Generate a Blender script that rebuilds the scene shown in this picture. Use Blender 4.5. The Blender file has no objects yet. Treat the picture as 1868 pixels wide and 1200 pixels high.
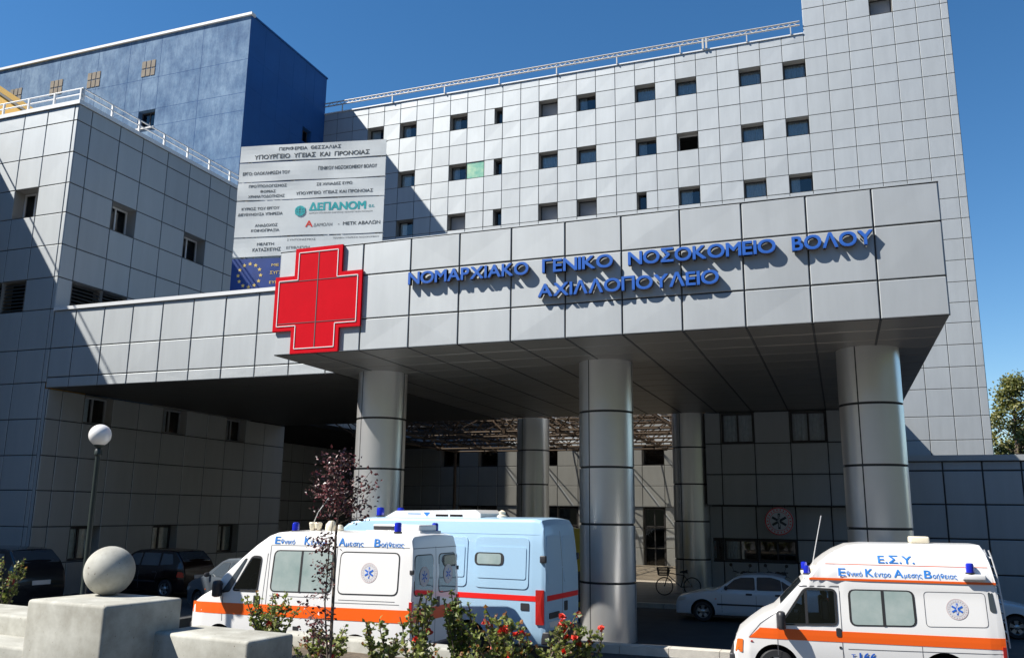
import bpy, bmesh, math, random
from math import sin, cos, pi, radians
from mathutils import Vector, Matrix
random.seed(7)
SC = bpy.context.scene
COL = SC.collection
# ---------------------------------------------------------------- camera
YAW, PITCH, ROLL, FPX = 0.357952811, 0.20780718, 0.0115867106, 1581.22245
CAMZ = 2.8
r_ = Vector((cos(YAW), sin(YAW), 0))
f_ = Vector((-sin(YAW)*cos(PITCH), cos(YAW)*cos(PITCH), sin(PITCH)))
u_ = r_.cross(f_)
R_ = cos(ROLL)*r_ + sin(ROLL)*u_
U_ = -sin(ROLL)*r_ + cos(ROLL)*u_
cam = bpy.data.cameras.new('camera')
cam.sensor_width = 36.0
cam.lens = FPX/1868*36
cam.clip_start, cam.clip_end = 0.1, 4000
co = bpy.data.objects.new('camera', cam)
COL.objects.link(co)
co.matrix_world = Matrix(((R_.x, U_.x, -f_.x, 0), (R_.y, U_.y, -f_.y, 0), (R_.z, U_.z, -f_.z, CAMZ), (0, 0, 0, 1)))
SC.camera = co
# ---------------------------------------------------------------- sky, sun, exposure
SUN = Vector((-0.77, -0.47, 1.0)).normalized()
ELEV = math.asin(SUN.z)
W = bpy.data.worlds.new('World')
SC.world = W
W.use_nodes = True
wn = W.node_tree
bg = wn.nodes['Background']
sky = wn.nodes.new('ShaderNodeTexSky')
sky.sky_type = 'NISHITA'
sky.sun_disc = False
sky.sun_elevation = ELEV
sky.sun_rotation = math.atan2(SUN.x, SUN.y)
sky.altitude = 0
sky.air_density = 1.0
sky.dust_density = 0.0
sky.ozone_density = 2.5
hs = wn.nodes.new('ShaderNodeHueSaturation')
hs.inputs['Saturation'].default_value = 1.28
wn.links.new(sky.outputs[0], hs.inputs['Color'])
wn.links.new(hs.outputs[0], bg.inputs[0])
bg.inputs[1].default_value = 0.078
sl = bpy.data.lights.new('sun', 'SUN')
sl.energy = 5.0
sl.angle = radians(0.5)
sl.color = (1.0, 0.955, 0.88)
so = bpy.data.objects.new('sun', sl)
COL.objects.link(so)
so.rotation_euler = SUN.to_track_quat('Z', 'Y').to_euler()
so.location = SUN*80
SC.view_settings.view_transform = 'Standard'
SC.view_settings.look = 'None'
SC.view_settings.gamma = 1
SC.view_settings.exposure = 0.83
SC.cycles.use_denoising = True
SC.cycles.max_bounces = 8
SC.cycles.transparent_max_bounces = 12

# ---------------------------------------------------------------- materials
MATS = {}
def mat(name, col, rough=0.5, metal=0.0, var=0.0, vscale=3.0, bump=0.0, bscale=40.0, spec=0.5, col2=None, emit=None, coat=0.0, detail=5):
    m = bpy.data.materials.new(name)
    m.use_nodes = True
    nt = m.node_tree
    b = nt.nodes['Principled BSDF']
    b.inputs['Roughness'].default_value = rough
    b.inputs['Metallic'].default_value = metal
    b.inputs['Specular IOR Level'].default_value = spec
    b.inputs['Coat Weight'].default_value = coat
    b.inputs['Coat Roughness'].default_value = 0.06
    c = (*col, 1)
    b.inputs['Base Color'].default_value = c
    if emit:
        b.inputs['Emission Color'].default_value = (*emit[:3], 1)
        b.inputs['Emission Strength'].default_value = emit[3]
    tc = None
    if var > 0 or col2 or bump:
        tc = nt.nodes.new('ShaderNodeTexCoord')
    if var > 0 or col2:
        n = nt.nodes.new('ShaderNodeTexNoise')
        n.inputs['Scale'].default_value = vscale
        n.inputs['Detail'].default_value = detail
        n.inputs['Roughness'].default_value = 0.65
        nt.links.new(tc.outputs['Object'], n.inputs['Vector'])
        rp = nt.nodes.new('ShaderNodeValToRGB')
        rp.color_ramp.elements[0].position = 0.32
        rp.color_ramp.elements[1].position = 0.68
        if col2:
            a, d = col, col2
        else:
            a = [max(0, x*(1-var)) for x in col]
            d = [min(1, x*(1+var)) for x in col]
        rp.color_ramp.elements[0].color = (*a, 1)
        rp.color_ramp.elements[1].color = (*d, 1)
        nt.links.new(n.outputs['Fac'], rp.inputs[0])
        nt.links.new(rp.outputs[0], b.inputs['Base Color'])
    if bump:
        n2 = nt.nodes.new('ShaderNodeTexNoise')
        n2.inputs['Scale'].default_value = bscale
        n2.inputs['Detail'].default_value = 6
        nt.links.new(tc.outputs['Object'], n2.inputs['Vector'])
        bp = nt.nodes.new('ShaderNodeBump')
        bp.inputs['Strength'].default_value = bump
        bp.inputs['Distance'].default_value = 0.02
        nt.links.new(n2.outputs['Fac'], bp.inputs['Height'])
        nt.links.new(bp.outputs[0], b.inputs['Normal'])
    MATS[name] = m
    return m

def pane_mat(name, tint, refl=0.35):
    m = bpy.data.materials.new(name)
    m.use_nodes = True
    nt = m.node_tree
    nt.nodes.remove(nt.nodes['Principled BSDF'])
    out = nt.nodes['Material Output']
    t = nt.nodes.new('ShaderNodeBsdfTransparent')
    t.inputs[0].default_value = (*tint, 1)
    g = nt.nodes.new('ShaderNodeBsdfGlossy')
    g.inputs['Roughness'].default_value = 0.03
    lw = nt.nodes.new('ShaderNodeLayerWeight')
    lw.inputs['Blend'].default_value = refl
    mx = nt.nodes.new('ShaderNodeMixShader')
    nt.links.new(lw.outputs['Fresnel'], mx.inputs[0])
    nt.links.new(t.outputs[0], mx.inputs[1])
    nt.links.new(g.outputs[0], mx.inputs[2])
    nt.links.new(mx.outputs[0], out.inputs[0])
    MATS[name] = m

def leafmat(name, col):
    m = mat(name, col, 0.5, var=0.25, vscale=14)
    nt = m.node_tree
    t = nt.nodes.new('ShaderNodeBsdfTranslucent')
    t.inputs[0].default_value = (col[0]*1.1, col[1]*1.15, col[2]*0.7, 1)
    mx = nt.nodes.new('ShaderNodeMixShader'); mx.inputs[0].default_value = 0.35
    nt.links.new(nt.nodes['Principled BSDF'].outputs[0], mx.inputs[1]); nt.links.new(t.outputs[0], mx.inputs[2])
    nt.links.new(mx.outputs[0], nt.nodes['Material Output'].inputs[0])
def clad(name, col, rough):
    m = mat(name, col, rough, 0.66)
    nt = m.node_tree
    b = nt.nodes['Principled BSDF']
    tc = nt.nodes.new('ShaderNodeTexCoord'); mp = nt.nodes.new('ShaderNodeMapping'); mp.inputs['Scale'].default_value = (1.6, 1.6, 0.22)
    n = nt.nodes.new('ShaderNodeTexNoise'); n.inputs['Scale'].default_value = 1.5; n.inputs['Detail'].default_value = 8; n.inputs['Roughness'].default_value = 0.7
    rp = nt.nodes.new('ShaderNodeValToRGB')
    rp.color_ramp.elements[0].position = 0.3; rp.color_ramp.elements[1].position = 0.62
    rp.color_ramp.elements[0].color = (*[c*0.94 for c in col], 1); rp.color_ramp.elements[1].color = (*[min(1, c*1.03) for c in col], 1)
    mr = nt.nodes.new('ShaderNodeMapRange'); mr.inputs['To Min'].default_value = rough-0.01; mr.inputs['To Max'].default_value = rough+0.04
    nt.links.new(tc.outputs['Object'], mp.inputs['Vector']); nt.links.new(mp.outputs[0], n.inputs['Vector'])
    nt.links.new(n.outputs['Fac'], rp.inputs[0]); nt.links.new(rp.outputs[0], b.inputs['Base Color'])
    nt.links.new(n.outputs['Fac'], mr.inputs['Value']); nt.links.new(mr.outputs[0], b.inputs['Roughness'])
clad('alu', (0.44, 0.465, 0.478), 0.62)
clad('alu_b', (0.428, 0.452, 0.465), 0.65)
mat('alu_cap', (0.74, 0.75, 0.75), 0.5, 0.2)
mat('joint', (0.045, 0.045, 0.047), 0.8)
mat('reveal', (0.34, 0.33, 0.31), 0.6, 0.1)
mat('dark_room', (0.012, 0.013, 0.014), 0.9)
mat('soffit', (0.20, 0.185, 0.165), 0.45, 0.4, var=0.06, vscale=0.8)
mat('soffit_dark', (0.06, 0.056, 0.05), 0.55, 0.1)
mat('column', (0.78, 0.77, 0.75), 0.30, 0.72, var=0.04, vscale=0.5)
bfm = mat('blue_faded', (0.058, 0.14, 0.265), 0.88, col2=(0.2, 0.3, 0.42), vscale=0.5, detail=10, bump=0.35, bscale=7)
_nt = bfm.node_tree
_tc = [n for n in _nt.nodes if n.type == 'TEX_COORD'][0]
_mp = _nt.nodes.new('ShaderNodeMapping'); _mp.inputs['Scale'].default_value = (2.2, 2.2, 0.8)
_n3 = _nt.nodes.new('ShaderNodeTexNoise'); _n3.inputs['Scale'].default_value = 1.0; _n3.inputs['Detail'].default_value = 10; _n3.inputs['Roughness'].default_value = 0.75
_nt.links.new(_tc.outputs['Object'], _mp.inputs['Vector']); _nt.links.new(_mp.outputs[0], _n3.inputs['Vector'])
_rp = _nt.nodes.new('ShaderNodeValToRGB'); _rp.color_ramp.elements[0].position = 0.34; _rp.color_ramp.elements[1].position = 0.7
_rp.color_ramp.elements[0].color = (0.42, 0.55, 0.70, 1); _rp.color_ramp.elements[1].color = (1.35, 1.3, 1.25, 1)
_nt.links.new(_n3.outputs['Fac'], _rp.inputs[0])
_ml = _nt.nodes.new('ShaderNodeMixRGB'); _ml.blend_type = 'MULTIPLY'; _ml.inputs[0].default_value = 1.0
_bs = _nt.nodes['Principled BSDF']; _src = _bs.inputs['Base Color'].links[0].from_socket
_nt.links.new(_src, _ml.inputs[1]); _nt.links.new(_rp.outputs[0], _ml.inputs[2]); _nt.links.new(_ml.outputs[0], _bs.inputs['Base Color'])
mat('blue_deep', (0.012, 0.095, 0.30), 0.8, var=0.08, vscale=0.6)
mat('yellow_wall', (0.62, 0.36, 0.06), 0.8, var=0.06)
mat('dark_frame', (0.05, 0.05, 0.055), 0.5)
mat('white_frame', (0.62, 0.62, 0.62), 0.5)
mat('curtain', (0.78, 0.84, 0.87), 0.8, var=0.12, vscale=9)
mat('shutter', (0.30, 0.31, 0.33), 0.6)
mat('green_panel', (0.12, 0.42, 0.33), 0.4, col2=(0.5, 0.68, 0.45), vscale=1.3)
mat('louvre', (0.10, 0.095, 0.085), 0.6, 0.2)
mat('rail', (0.55, 0.52, 0.47), 0.5, 0.3)
mat('white_rail', (0.75, 0.75, 0.74), 0.5)
mat('letter_blue', (0.025, 0.12, 0.48), 0.4)
mat('letter_side', (0.10, 0.07, 0.05), 0.6)
mat('red_cross', (0.60, 0.004, 0.014), 0.8, spec=0.08, var=0.05, vscale=2)
mat('white_line', (0.8, 0.78, 0.78), 0.5)
mat('tarp', (0.60, 0.63, 0.63), 0.55, var=0.05, vscale=1.2)
mat('ink', (0.05, 0.06, 0.065), 0.7)
mat('teal_ink', (0.01, 0.36, 0.38), 0.6)
mat('red_ink', (0.65, 0.04, 0.02), 0.6)
mat('eu_blue', (0.01, 0.045, 0.22), 0.6, var=0.15, vscale=2)
mat('star_yellow', (0.75, 0.55, 0.16), 0.6)
mat('asphalt', (0.055, 0.055, 0.056), 0.9, var=0.25, vscale=1.2, bump=0.4, bscale=90)
mat('paving', (0.25, 0.215, 0.17), 0.85, var=0.15, vscale=1.6, bump=0.2, bscale=30)
mat('kerb', (0.52, 0.49, 0.43), 0.85, var=0.12, vscale=4, bump=0.3, bscale=40)
mat('concrete', (0.40, 0.395, 0.35), 0.85, var=0.13, vscale=2.2, bump=0.14, bscale=110, detail=12)
_c = MATS['concrete'].node_tree
_b = _c.nodes['Principled BSDF']; _src = _b.inputs['Base Color'].links[0].from_socket
_tc = [n for n in _c.nodes if n.type == 'TEX_COORD'][0]
_n = _c.nodes.new('ShaderNodeTexNoise'); _n.inputs['Scale'].default_value = 26; _n.inputs['Detail'].default_value = 2
_r = _c.nodes.new('ShaderNodeValToRGB'); _r.color_ramp.elements[0].position = 0.70; _r.color_ramp.elements[1].position = 0.735
_r.color_ramp.elements[0].color = (1, 1, 1, 1); _r.color_ramp.elements[1].color = (0.42, 0.36, 0.31, 1)
_n2 = _c.nodes.new('ShaderNodeTexNoise'); _n2.inputs['Scale'].default_value = 1.1; _n2.inputs['Detail'].default_value = 9; _n2.inputs['Roughness'].default_value = 0.7
_r2 = _c.nodes.new('ShaderNodeValToRGB'); _r2.color_ramp.elements[0].position = 0.36; _r2.color_ramp.elements[1].position = 0.6
_r2.color_ramp.elements[0].color = (0.80, 0.78, 0.74, 1); _r2.color_ramp.elements[1].color = (1.04, 1.04, 1.04, 1)
_m1 = _c.nodes.new('ShaderNodeMixRGB'); _m1.blend_type = 'MULTIPLY'; _m1.inputs[0].default_value = 1
_m2 = _c.nodes.new('ShaderNodeMixRGB'); _m2.blend_type = 'MULTIPLY'; _m2.inputs[0].default_value = 1
for _q in (_n, _n2): _c.links.new(_tc.outputs['Object'], _q.inputs['Vector'])
_c.links.new(_n.outputs['Fac'], _r.inputs[0]); _c.links.new(_n2.outputs['Fac'], _r2.inputs[0])
_c.links.new(_src, _m1.inputs[1]); _c.links.new(_r.outputs[0], _m1.inputs[2])
_c.links.new(_m1.outputs[0], _m2.inputs[1]); _c.links.new(_r2.outputs[0], _m2.inputs[2]); _c.links.new(_m2.outputs[0], _b.inputs['Base Color'])
mat('soil', (0.10, 0.075, 0.05), 0.95, var=0.4, vscale=9, bump=0.6, bscale=30)
mat('white_paint', (0.80, 0.79, 0.77), 0.28, coat=0.5)
mat('blue_paint', (0.36, 0.54, 0.70), 0.3, coat=0.5)
mat('yellow_paint', (0.75, 0.55, 0.02), 0.35, coat=0.4)
mat('silver_paint', (0.17, 0.20, 0.23), 0.3, 0.6, coat=0.4)
mat('black_paint', (0.012, 0.013, 0.016), 0.2, coat=0.6)
mat('maroon_paint', (0.012, 0.004, 0.004), 0.25, coat=0.5)
mat('car_white', (0.62, 0.66, 0.70), 0.25, coat=0.6)
mat('moto_blue', (0.03, 0.07, 0.28), 0.3, coat=0.4)
mat('orange', (0.86, 0.12, 0.008), 0.35, coat=0.3)
mat('red_stripe', (0.75, 0.015, 0.012), 0.35)
mat('seam', (0.10, 0.10, 0.11), 0.7)
mat('rubber', (0.018, 0.018, 0.02), 0.65)
mat('plastic', (0.03, 0.03, 0.034), 0.45)
mat('glass_dark', (0.06, 0.075, 0.09), 0.05, spec=0.9, coat=1.0)
mat('glass_frost', (0.27, 0.35, 0.335), 0.08, spec=0.8, col2=(0.40, 0.46, 0.44), vscale=1.5, coat=0.6)
mat('rim', (0.42, 0.43, 0.44), 0.35, 0.8)
mat('beacon', (0.01, 0.02, 0.42), 0.15, coat=1.0)
mat('lamp_clear', (0.55, 0.55, 0.52), 0.1, coat=1.0)
mat('lamp_orange', (0.75, 0.16, 0.02), 0.2, coat=0.8)
mat('lamp_red', (0.45, 0.015, 0.012), 0.2, coat=0.8)
mat('cream', (0.66, 0.60, 0.46), 0.5)
mat('ambulance_blue', (0.02, 0.19, 0.58), 0.5)
mat('emblem_blue', (0.015, 0.12, 0.55), 0.5)
mat('emblem_ring', (0.62, 0.50, 0.49), 0.5)
mat('emblem_grey', (0.60, 0.61, 0.62), 0.5)
mat('globe', (0.82, 0.80, 0.77), 0.3, coat=0.3)
mat('pole', (0.02, 0.03, 0.026), 0.45)
mat('bark', (0.11, 0.085, 0.065), 0.9, var=0.3, vscale=12)
leafmat('leaf_a', (0.17, 0.21, 0.055))
leafmat('leaf_b', (0.30, 0.32, 0.11))
leafmat('leaf_c', (0.08, 0.12, 0.03))
leafmat('leaf_tip', (0.30, 0.14, 0.06))
mat('purple_a', (0.11, 0.02, 0.022), 0.4)
mat('purple_b', (0.17, 0.075, 0.07), 0.35)
mat('purple_c', (0.028, 0.008, 0.012), 0.5)
mat('flower', (0.68, 0.06, 0.035), 0.5)
leafmat('poplar_a', (0.15, 0.17, 0.045))
leafmat('poplar_b', (0.24, 0.235, 0.08))
leafmat('poplar_c', (0.08, 0.095, 0.03))
mat('truss_steel', (0.10, 0.07, 0.05), 0.6, 0.2)
mat('blocker_slope', (0.022, 0.03, 0.014), 0.95, var=0.5, vscale=0.08)
mat('plate', (0.6, 0.6, 0.6), 0.5)
pane_mat('roof_sheet', (0.42, 0.39, 0.34), 0.12)
pane_mat('pane', (0.90, 0.95, 0.98), 0.5)
pane_mat('pane_dark', (0.35, 0.40, 0.42), 0.45)

# ---------------------------------------------------------------- mesh helpers
ORG = {}
class MB:
    def __init__(s):
        s.v, s.f, s.m = [], [], []
    def face(s, pts, m=0):
        n = len(s.v)
        s.v += [tuple(p) for p in pts]
        s.f.append(tuple(range(n, n+len(pts))))
        s.m.append(m)
    def add(s, vs, fs, m=0):
        n = len(s.v)
        s.v += [tuple(p) for p in vs]
        for f in fs:
            s.f.append(tuple(i+n for i in f))
            s.m.append(m)
    def box(s, x0, y0, z0, x1, y1, z1, m=0):
        vs = [(x0,y0,z0),(x1,y0,z0),(x1,y1,z0),(x0,y1,z0),(x0,y0,z1),(x1,y0,z1),(x1,y1,z1),(x0,y1,z1)]
        s.add(vs, [(0,3,2,1),(4,5,6,7),(0,1,5,4),(1,2,6,5),(2,3,7,6),(3,0,4,7)], m)
    def bar(s, a, b, w=0.03, h=None, m=0):
        a, b = Vector(a), Vector(b)
        h = h or w
        d = (b-a).normalized()
        up = Vector((0,0,1)) if abs(d.z) < 0.9 else Vector((1,0,0))
        x = d.cross(up).normalized()*w/2
        y = x.cross(d).normalized()*h/2
        vs = [a-x-y, a+x-y, a+x+y, a-x+y, b-x-y, b+x-y, b+x+y, b-x+y]
        s.add(vs, [(3,2,1,0),(4,5,6,7),(0,1,5,4),(1,2,6,5),(2,3,7,6),(3,0,4,7)], m)
    def tube(s, pts, rad, n=8, m=0, cap=True):
        pts = [Vector(p) for p in pts]
        rads = rad if isinstance(rad, (list, tuple)) else [rad]*len(pts)
        base = len(s.v)
        for i, p in enumerate(pts):
            d = (pts[min(i+1, len(pts)-1)] - pts[max(i-1, 0)]).normalized()
            up = Vector((0,0,1)) if abs(d.z) < 0.95 else Vector((1,0,0))
            x = d.cross(up).normalized()
            y = x.cross(d).normalized()
            for k in range(n):
                a = 2*pi*k/n
                s.v.append(tuple(p + (x*cos(a) + y*sin(a))*rads[i]))
        for i in range(len(pts)-1):
            for k in range(n):
                s.f.append((base+i*n+k, base+i*n+(k+1) % n, base+(i+1)*n+(k+1) % n, base+(i+1)*n+k))
                s.m.append(m)
        if cap:
            s.f.append(tuple(base+k for k in range(n-1, -1, -1))); s.m.append(m)
            s.f.append(tuple(base+(len(pts)-1)*n+k for k in range(n))); s.m.append(m)
    def lathe(s, prof, c=(0,0,0), n=24, m=0, axis='z', mfn=None):
        base = len(s.v)
        for (r, h) in prof:
            for k in range(n):
                a = 2*pi*k/n
                if axis == 'z': p = (c[0]+r*cos(a), c[1]+r*sin(a), c[2]+h)
                elif axis == 'y': p = (c[0]+r*cos(a), c[1]+h, c[2]+r*sin(a))
                else: p = (c[0]+h, c[1]+r*cos(a), c[2]+r*sin(a))
                s.v.append(p)
        for i in range(len(prof)-1):
            for k in range(n):
                s.f.append((base+i*n+k, base+i*n+(k+1) % n, base+(i+1)*n+(k+1) % n, base+(i+1)*n+k))
                s.m.append(mfn(i) if mfn else m)
    def build(s, name, mats, parent=None, smooth=None, bevel=None, loc=None, weld=False):
        me = bpy.data.meshes.new(name)
        off = ORG.get(parent.name, Vector((0,0,0))) if parent else Vector((0,0,0))
        if loc is not None:
            off = Vector(loc)
        vs = [(x-off.x, y-off.y, z-off.z) for x, y, z in s.v]
        me.from_pydata(vs, [], s.f)
        if isinstance(mats, str): mats = [mats]
        for m in mats: me.materials.append(MATS[m])
        me.polygons.foreach_set('material_index', s.m)
        if weld:
            bm = bmesh.new(); bm.from_mesh(me)
            bmesh.ops.remove_doubles(bm, verts=bm.verts, dist=1e-5)
            bmesh.ops.recalc_face_normals(bm, faces=bm.faces)
            bm.to_mesh(me); bm.free()
        if bevel:
            bm = bmesh.new(); bm.from_mesh(me)
            bmesh.ops.remove_doubles(bm, verts=bm.verts, dist=1e-5)
            bmesh.ops.bevel(bm, geom=bm.edges[:], offset=bevel, segments=3, affect='EDGES', profile=0.5)
            bmesh.ops.recalc_face_normals(bm, faces=bm.faces)
            bm.to_mesh(me); bm.free()
            smooth = smooth or 40
        if smooth:
            me.polygons.foreach_set('use_smooth', [True]*len(me.polygons))
            me.set_sharp_from_angle(angle=radians(smooth))
        me.update()
        o = bpy.data.objects.new(name, me)
        COL.objects.link(o)
        if parent:
            o.parent = parent
            ORG[o.name] = ORG.get(parent.name, Vector((0,0,0)))
        elif loc is not None:
            o.location = loc
        return o

def prism(mb, poly, y0, y1, m=0, ms=0):
    n = len(poly)
    mb.face([(a, y0, b) for a, b in poly], m)
    mb.face([(a, y1, b) for a, b in poly][::-1], m)
    for k in range(n):
        a, b = poly[k], poly[(k+1) % n]
        mb.face([(a[0], y0, a[1]), (a[0], y1, a[1]), (b[0], y1, b[1]), (b[0], y0, b[1])], ms)
def tag(o, label=None, cat=None, group=None, kind=None):
    if label: o['label'] = label
    if cat: o['category'] = cat
    if group: o['group'] = group
    if kind: o['kind'] = kind
    return o
def thing(name, label, cat, loc=(0,0,0), rz=0.0, group=None, scale=1.0, world=False):
    o = bpy.data.objects.new(name, None)
    o.empty_display_size = 0.3
    COL.objects.link(o)
    o.location = loc
    o.rotation_euler = (0, 0, rz)
    o.scale = (scale,)*3
    ORG[o.name] = Vector(loc) if world else Vector((0,0,0))
    return tag(o, label, cat, group)
def copy_tree(o, parent=None):
    c = o.copy()
    COL.objects.link(c)
    c.parent = parent
    for ch in o.children: copy_tree(ch, c)
    return c

X, Y, Z = Vector((1,0,0)), Vector((0,1,0)), Vector((0,0,1))
def panel_wall(mb, O, U, V, N, us, vs, holes=(), gap=0.04, tilt=0.004, D=0.25, room=True, plate=0.03, two=True):
    """cladding: separate bevelled plates on a dark backing, holes with reveals. mats: 0 plate 1 joint 2 reveal 3 room"""
    O, U, V, N = Vector(O), Vector(U), Vector(V), Vector(N)
    flip = U.cross(V).dot(N) < 0
    def q(pts, m):
        mb.face(pts[::-1] if flip else pts, m)
    rnd = random.Random(hash((round(O.x, 2), round(O.y, 2), len(us))) & 0xffff)
    g = gap/2
    for i in range(len(us)-1):
        for j in range(len(vs)-1):
            u0, u1, v0, v1 = us[i], us[i+1], vs[j], vs[j+1]
            P = lambda u, v, d: O+U*u+V*v+N*d
            if (i, j) in holes:
                a = [(u0+g, v0+g), (u1-g, v0+g), (u1-g, v1-g), (u0+g, v1-g)]
                for k in range(4):
                    p, r = a[k], a[(k+1) % 4]
                    q([P(*r, 0), P(*p, 0), P(*p, -D), P(*r, -D)], 2)
                o4 = [(u0, v0), (u1, v0), (u1, v1), (u0, v1)]
                for k in range(4):
                    p, r, pi_, ri = o4[k], o4[(k+1) % 4], a[k], a[(k+1) % 4]
                    q([P(*p, -plate), P(*r, -plate), P(*ri, -plate), P(*pi_, -plate)], 1)
                if room:
                    for k in range(4):
                        p, r = a[k], a[(k+1) % 4]
                        q([P(*r, -D), P(*p, -D), P(*p, -D-0.8), P(*r, -D-0.8)], 3)
                    q([P(*a[0], -D-0.8), P(*a[1], -D-0.8), P(*a[2], -D-0.8), P(*a[3], -D-0.8)], 3)
                continue
            q([P(u0, v0, -plate), P(u1, v0, -plate), P(u1, v1, -plate), P(u0, v1, -plate)], 1)
            if u1-u0 < gap*1.5 or v1-v0 < gap*1.5: continue
            t = [rnd.uniform(-tilt, tilt) for _ in range(4)]
            tm = sum(t)/4 + rnd.uniform(-tilt, tilt)*0.8
            b = 0.014
            c4 = [(u0+g, v0+g), (u1-g, v0+g), (u1-g, v1-g), (u0+g, v1-g)]
            i4 = [(u0+g+b, v0+g+b), (u1-g-b, v0+g+b), (u1-g-b, v1-g-b), (u0+g+b, v1-g-b)]
            F = [P(*i4[k], t[k]) for k in range(4)]
            pm = 4 if (two and rnd.random() < 0.3) else 0
            M_ = P((u0+u1)/2, (v0+v1)/2, tm)
            E_ = [P(*c4[k], t[k]-b) for k in range(4)]
            B_ = [P(*c4[k], -plate) for k in range(4)]
            for k in range(4):
                q([F[k], F[(k+1) % 4], M_], pm)
                q([E_[k], E_[(k+1) % 4], F[(k+1) % 4], F[k]], 0)
                q([B_[k], B_[(k+1) % 4], E_[(k+1) % 4], E_[k]], 1)
WM = ['alu', 'joint', 'reveal', 'dark_room', 'alu_b']

def window(parent, O, U, V, N, u0, u1, v0, v1, D=0.25, style='curtain', name='window', frame='dark_frame', narrow=None, mull=True):
    O, U, V, N = Vector(O), Vector(U), Vector(V), Vector(N)
    P = lambda u, v, d: O+U*u+V*v+N*d
    u0 += 0.022; u1 -= 0.022; v0 += 0.022; v1 -= 0.022
    mb = MB()
    w = 0.06
    def fb(a0, a1, b0, b1, d0, d1):
        vs = [P(a0,b0,d0),P(a1,b0,d0),P(a1,b1,d0),P(a0,b1,d0),P(a0,b0,d1),P(a1,b0,d1),P(a1,b1,d1),P(a0,b1,d1)]
        mb.add(vs, [(0,3,2,1),(4,5,6,7),(0,1,5,4),(1,2,6,5),(2,3,7,6),(3,0,4,7)])
    d0, d1 = -D-0.03, -D+0.03
    fb(u0, u0+w, v0, v1, d0, d1); fb(u1-w, u1, v0, v1, d0, d1)
    fb(u0+w, u1-w, v0, v0+w, d0, d1); fb(u0+w, u1-w, v1-w, v1, d0, d1)
    um = (u0+u1)/2
    if mull and style != 'shutter': fb(um-0.03, um+0.03, v0+w, v1-w, d0+0.004, d1-0.004)
    fr = mb.build(name, frame, parent)
    if style == 'shutter':
        mb = MB()
        n = 12
        for k in range(n):
            z0 = v0+w+(v1-v0-2*w)*k/n; z1 = v0+w+(v1-v0-2*w)*(k+1)/n
            mb.face([P(u0+w, z0, -D), P(u1-w, z0, -D), P(u1-w, z1, -D-0.012), P(u0+w, z1, -D-0.012)])
            mb.face([P(u0+w, z1, -D-0.012), P(u1-w, z1, -D-0.012), P(u1-w, z1, -D), P(u0+w, z1, -D)])
        mb.build('shutter', 'shutter', fr)
        return fr
    mb = MB()
    mb.face([P(u0+w, v0+w, -D-0.005), P(u1-w, v0+w, -D-0.005), P(u1-w, v1-w, -D-0.005), P(u0+w, v1-w, -D-0.005)])
    mb.build('pane', 'pane' if style != 'dark' else 'pane_dark', fr)
    if style in ('curtain', 'half'):
        mb = MB()
        a0, a1 = u0+0.03, u1-0.03
        if style == 'half':
            a1 = a0+(a1-a0)*random.choice([0.45, 0.6])
        n = 22
        ph = random.uniform(0, 6)
        for k in range(n):
            q0, q1 = a0+(a1-a0)*k/n, a0+(a1-a0)*(k+1)/n
            e0, e1 = -D-0.07+0.03*sin(ph+k*1.9), -D-0.07+0.03*sin(ph+(k+1)*1.9)
            mb.face([P(q0, v0+0.02, e0), P(q1, v0+0.02, e1), P(q1, v1-0.02, e1), P(q0, v1-0.02, e0)])
        mb.build('curtain', 'curtain', fr)
    return fr

# ---------------------------------------------------------------- ground
mb = MB(); mb.face([(-600,-300,0),(600,-300,0),(600,900,0),(-600,900,0)])
tag(mb.build('ground', 'asphalt'), kind='structure', label='grey asphalt forecourt in front of the hospital entrance')
# added ring of dark slopes, out of view, blocking low sky to deepen shade
mb = MB()
hr = random.Random(2)
NA, NR = 96, 9
H_A = [hr.uniform(.75, 1.1) for _ in range(NA+1)]
grid = []
for i in range(NA+1):
    az = radians(55 + (282-55)*i/NA)          # clockwise from +Y, through the back to the left
    e = min(1, i/7)*min(1, (NA-i)/10)
    row = []
    for j in range(NR+1):
        d = 95+j*26
        hgt = 96*e*(0.6*H_A[i]+0.2*H_A[max(0, i-1)]+0.2*H_A[min(NA, i+1)])*sin(min(1, j/NR*1.35)*pi/2)**1.2*(0.9+0.2*hr.random())
        row.append((d*sin(az), d*cos(az), hgt-0.3))
    grid.append(row)
for i in range(NA):
    for j in range(NR):
        mb.face([grid[i][j], grid[i+1][j], grid[i+1][j+1], grid[i][j+1]])
tag(mb.build('sky_blocker', 'blocker_slope', smooth=180, weld=True), kind='structure', label='added ring of dark slopes out of view that blocks the low sky')
mb = MB(); mb.box(-22.0, 27.5, -0.2, 3.0, 46.96, 0.13)
tag(mb.build('pavement', 'paving'), kind='structure', label='warm beige raised pavement behind the columns')
mb = MB()
for k in range(21):
    mb.box(-22.0+k*1.2, 27.26, -0.1, -22.0+k*1.2+1.185, 27.49, 0.137)
tag(mb.build('kerb', 'kerb', bevel=None), kind='structure', label='pale kerb edging the pavement under the canopy')

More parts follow.
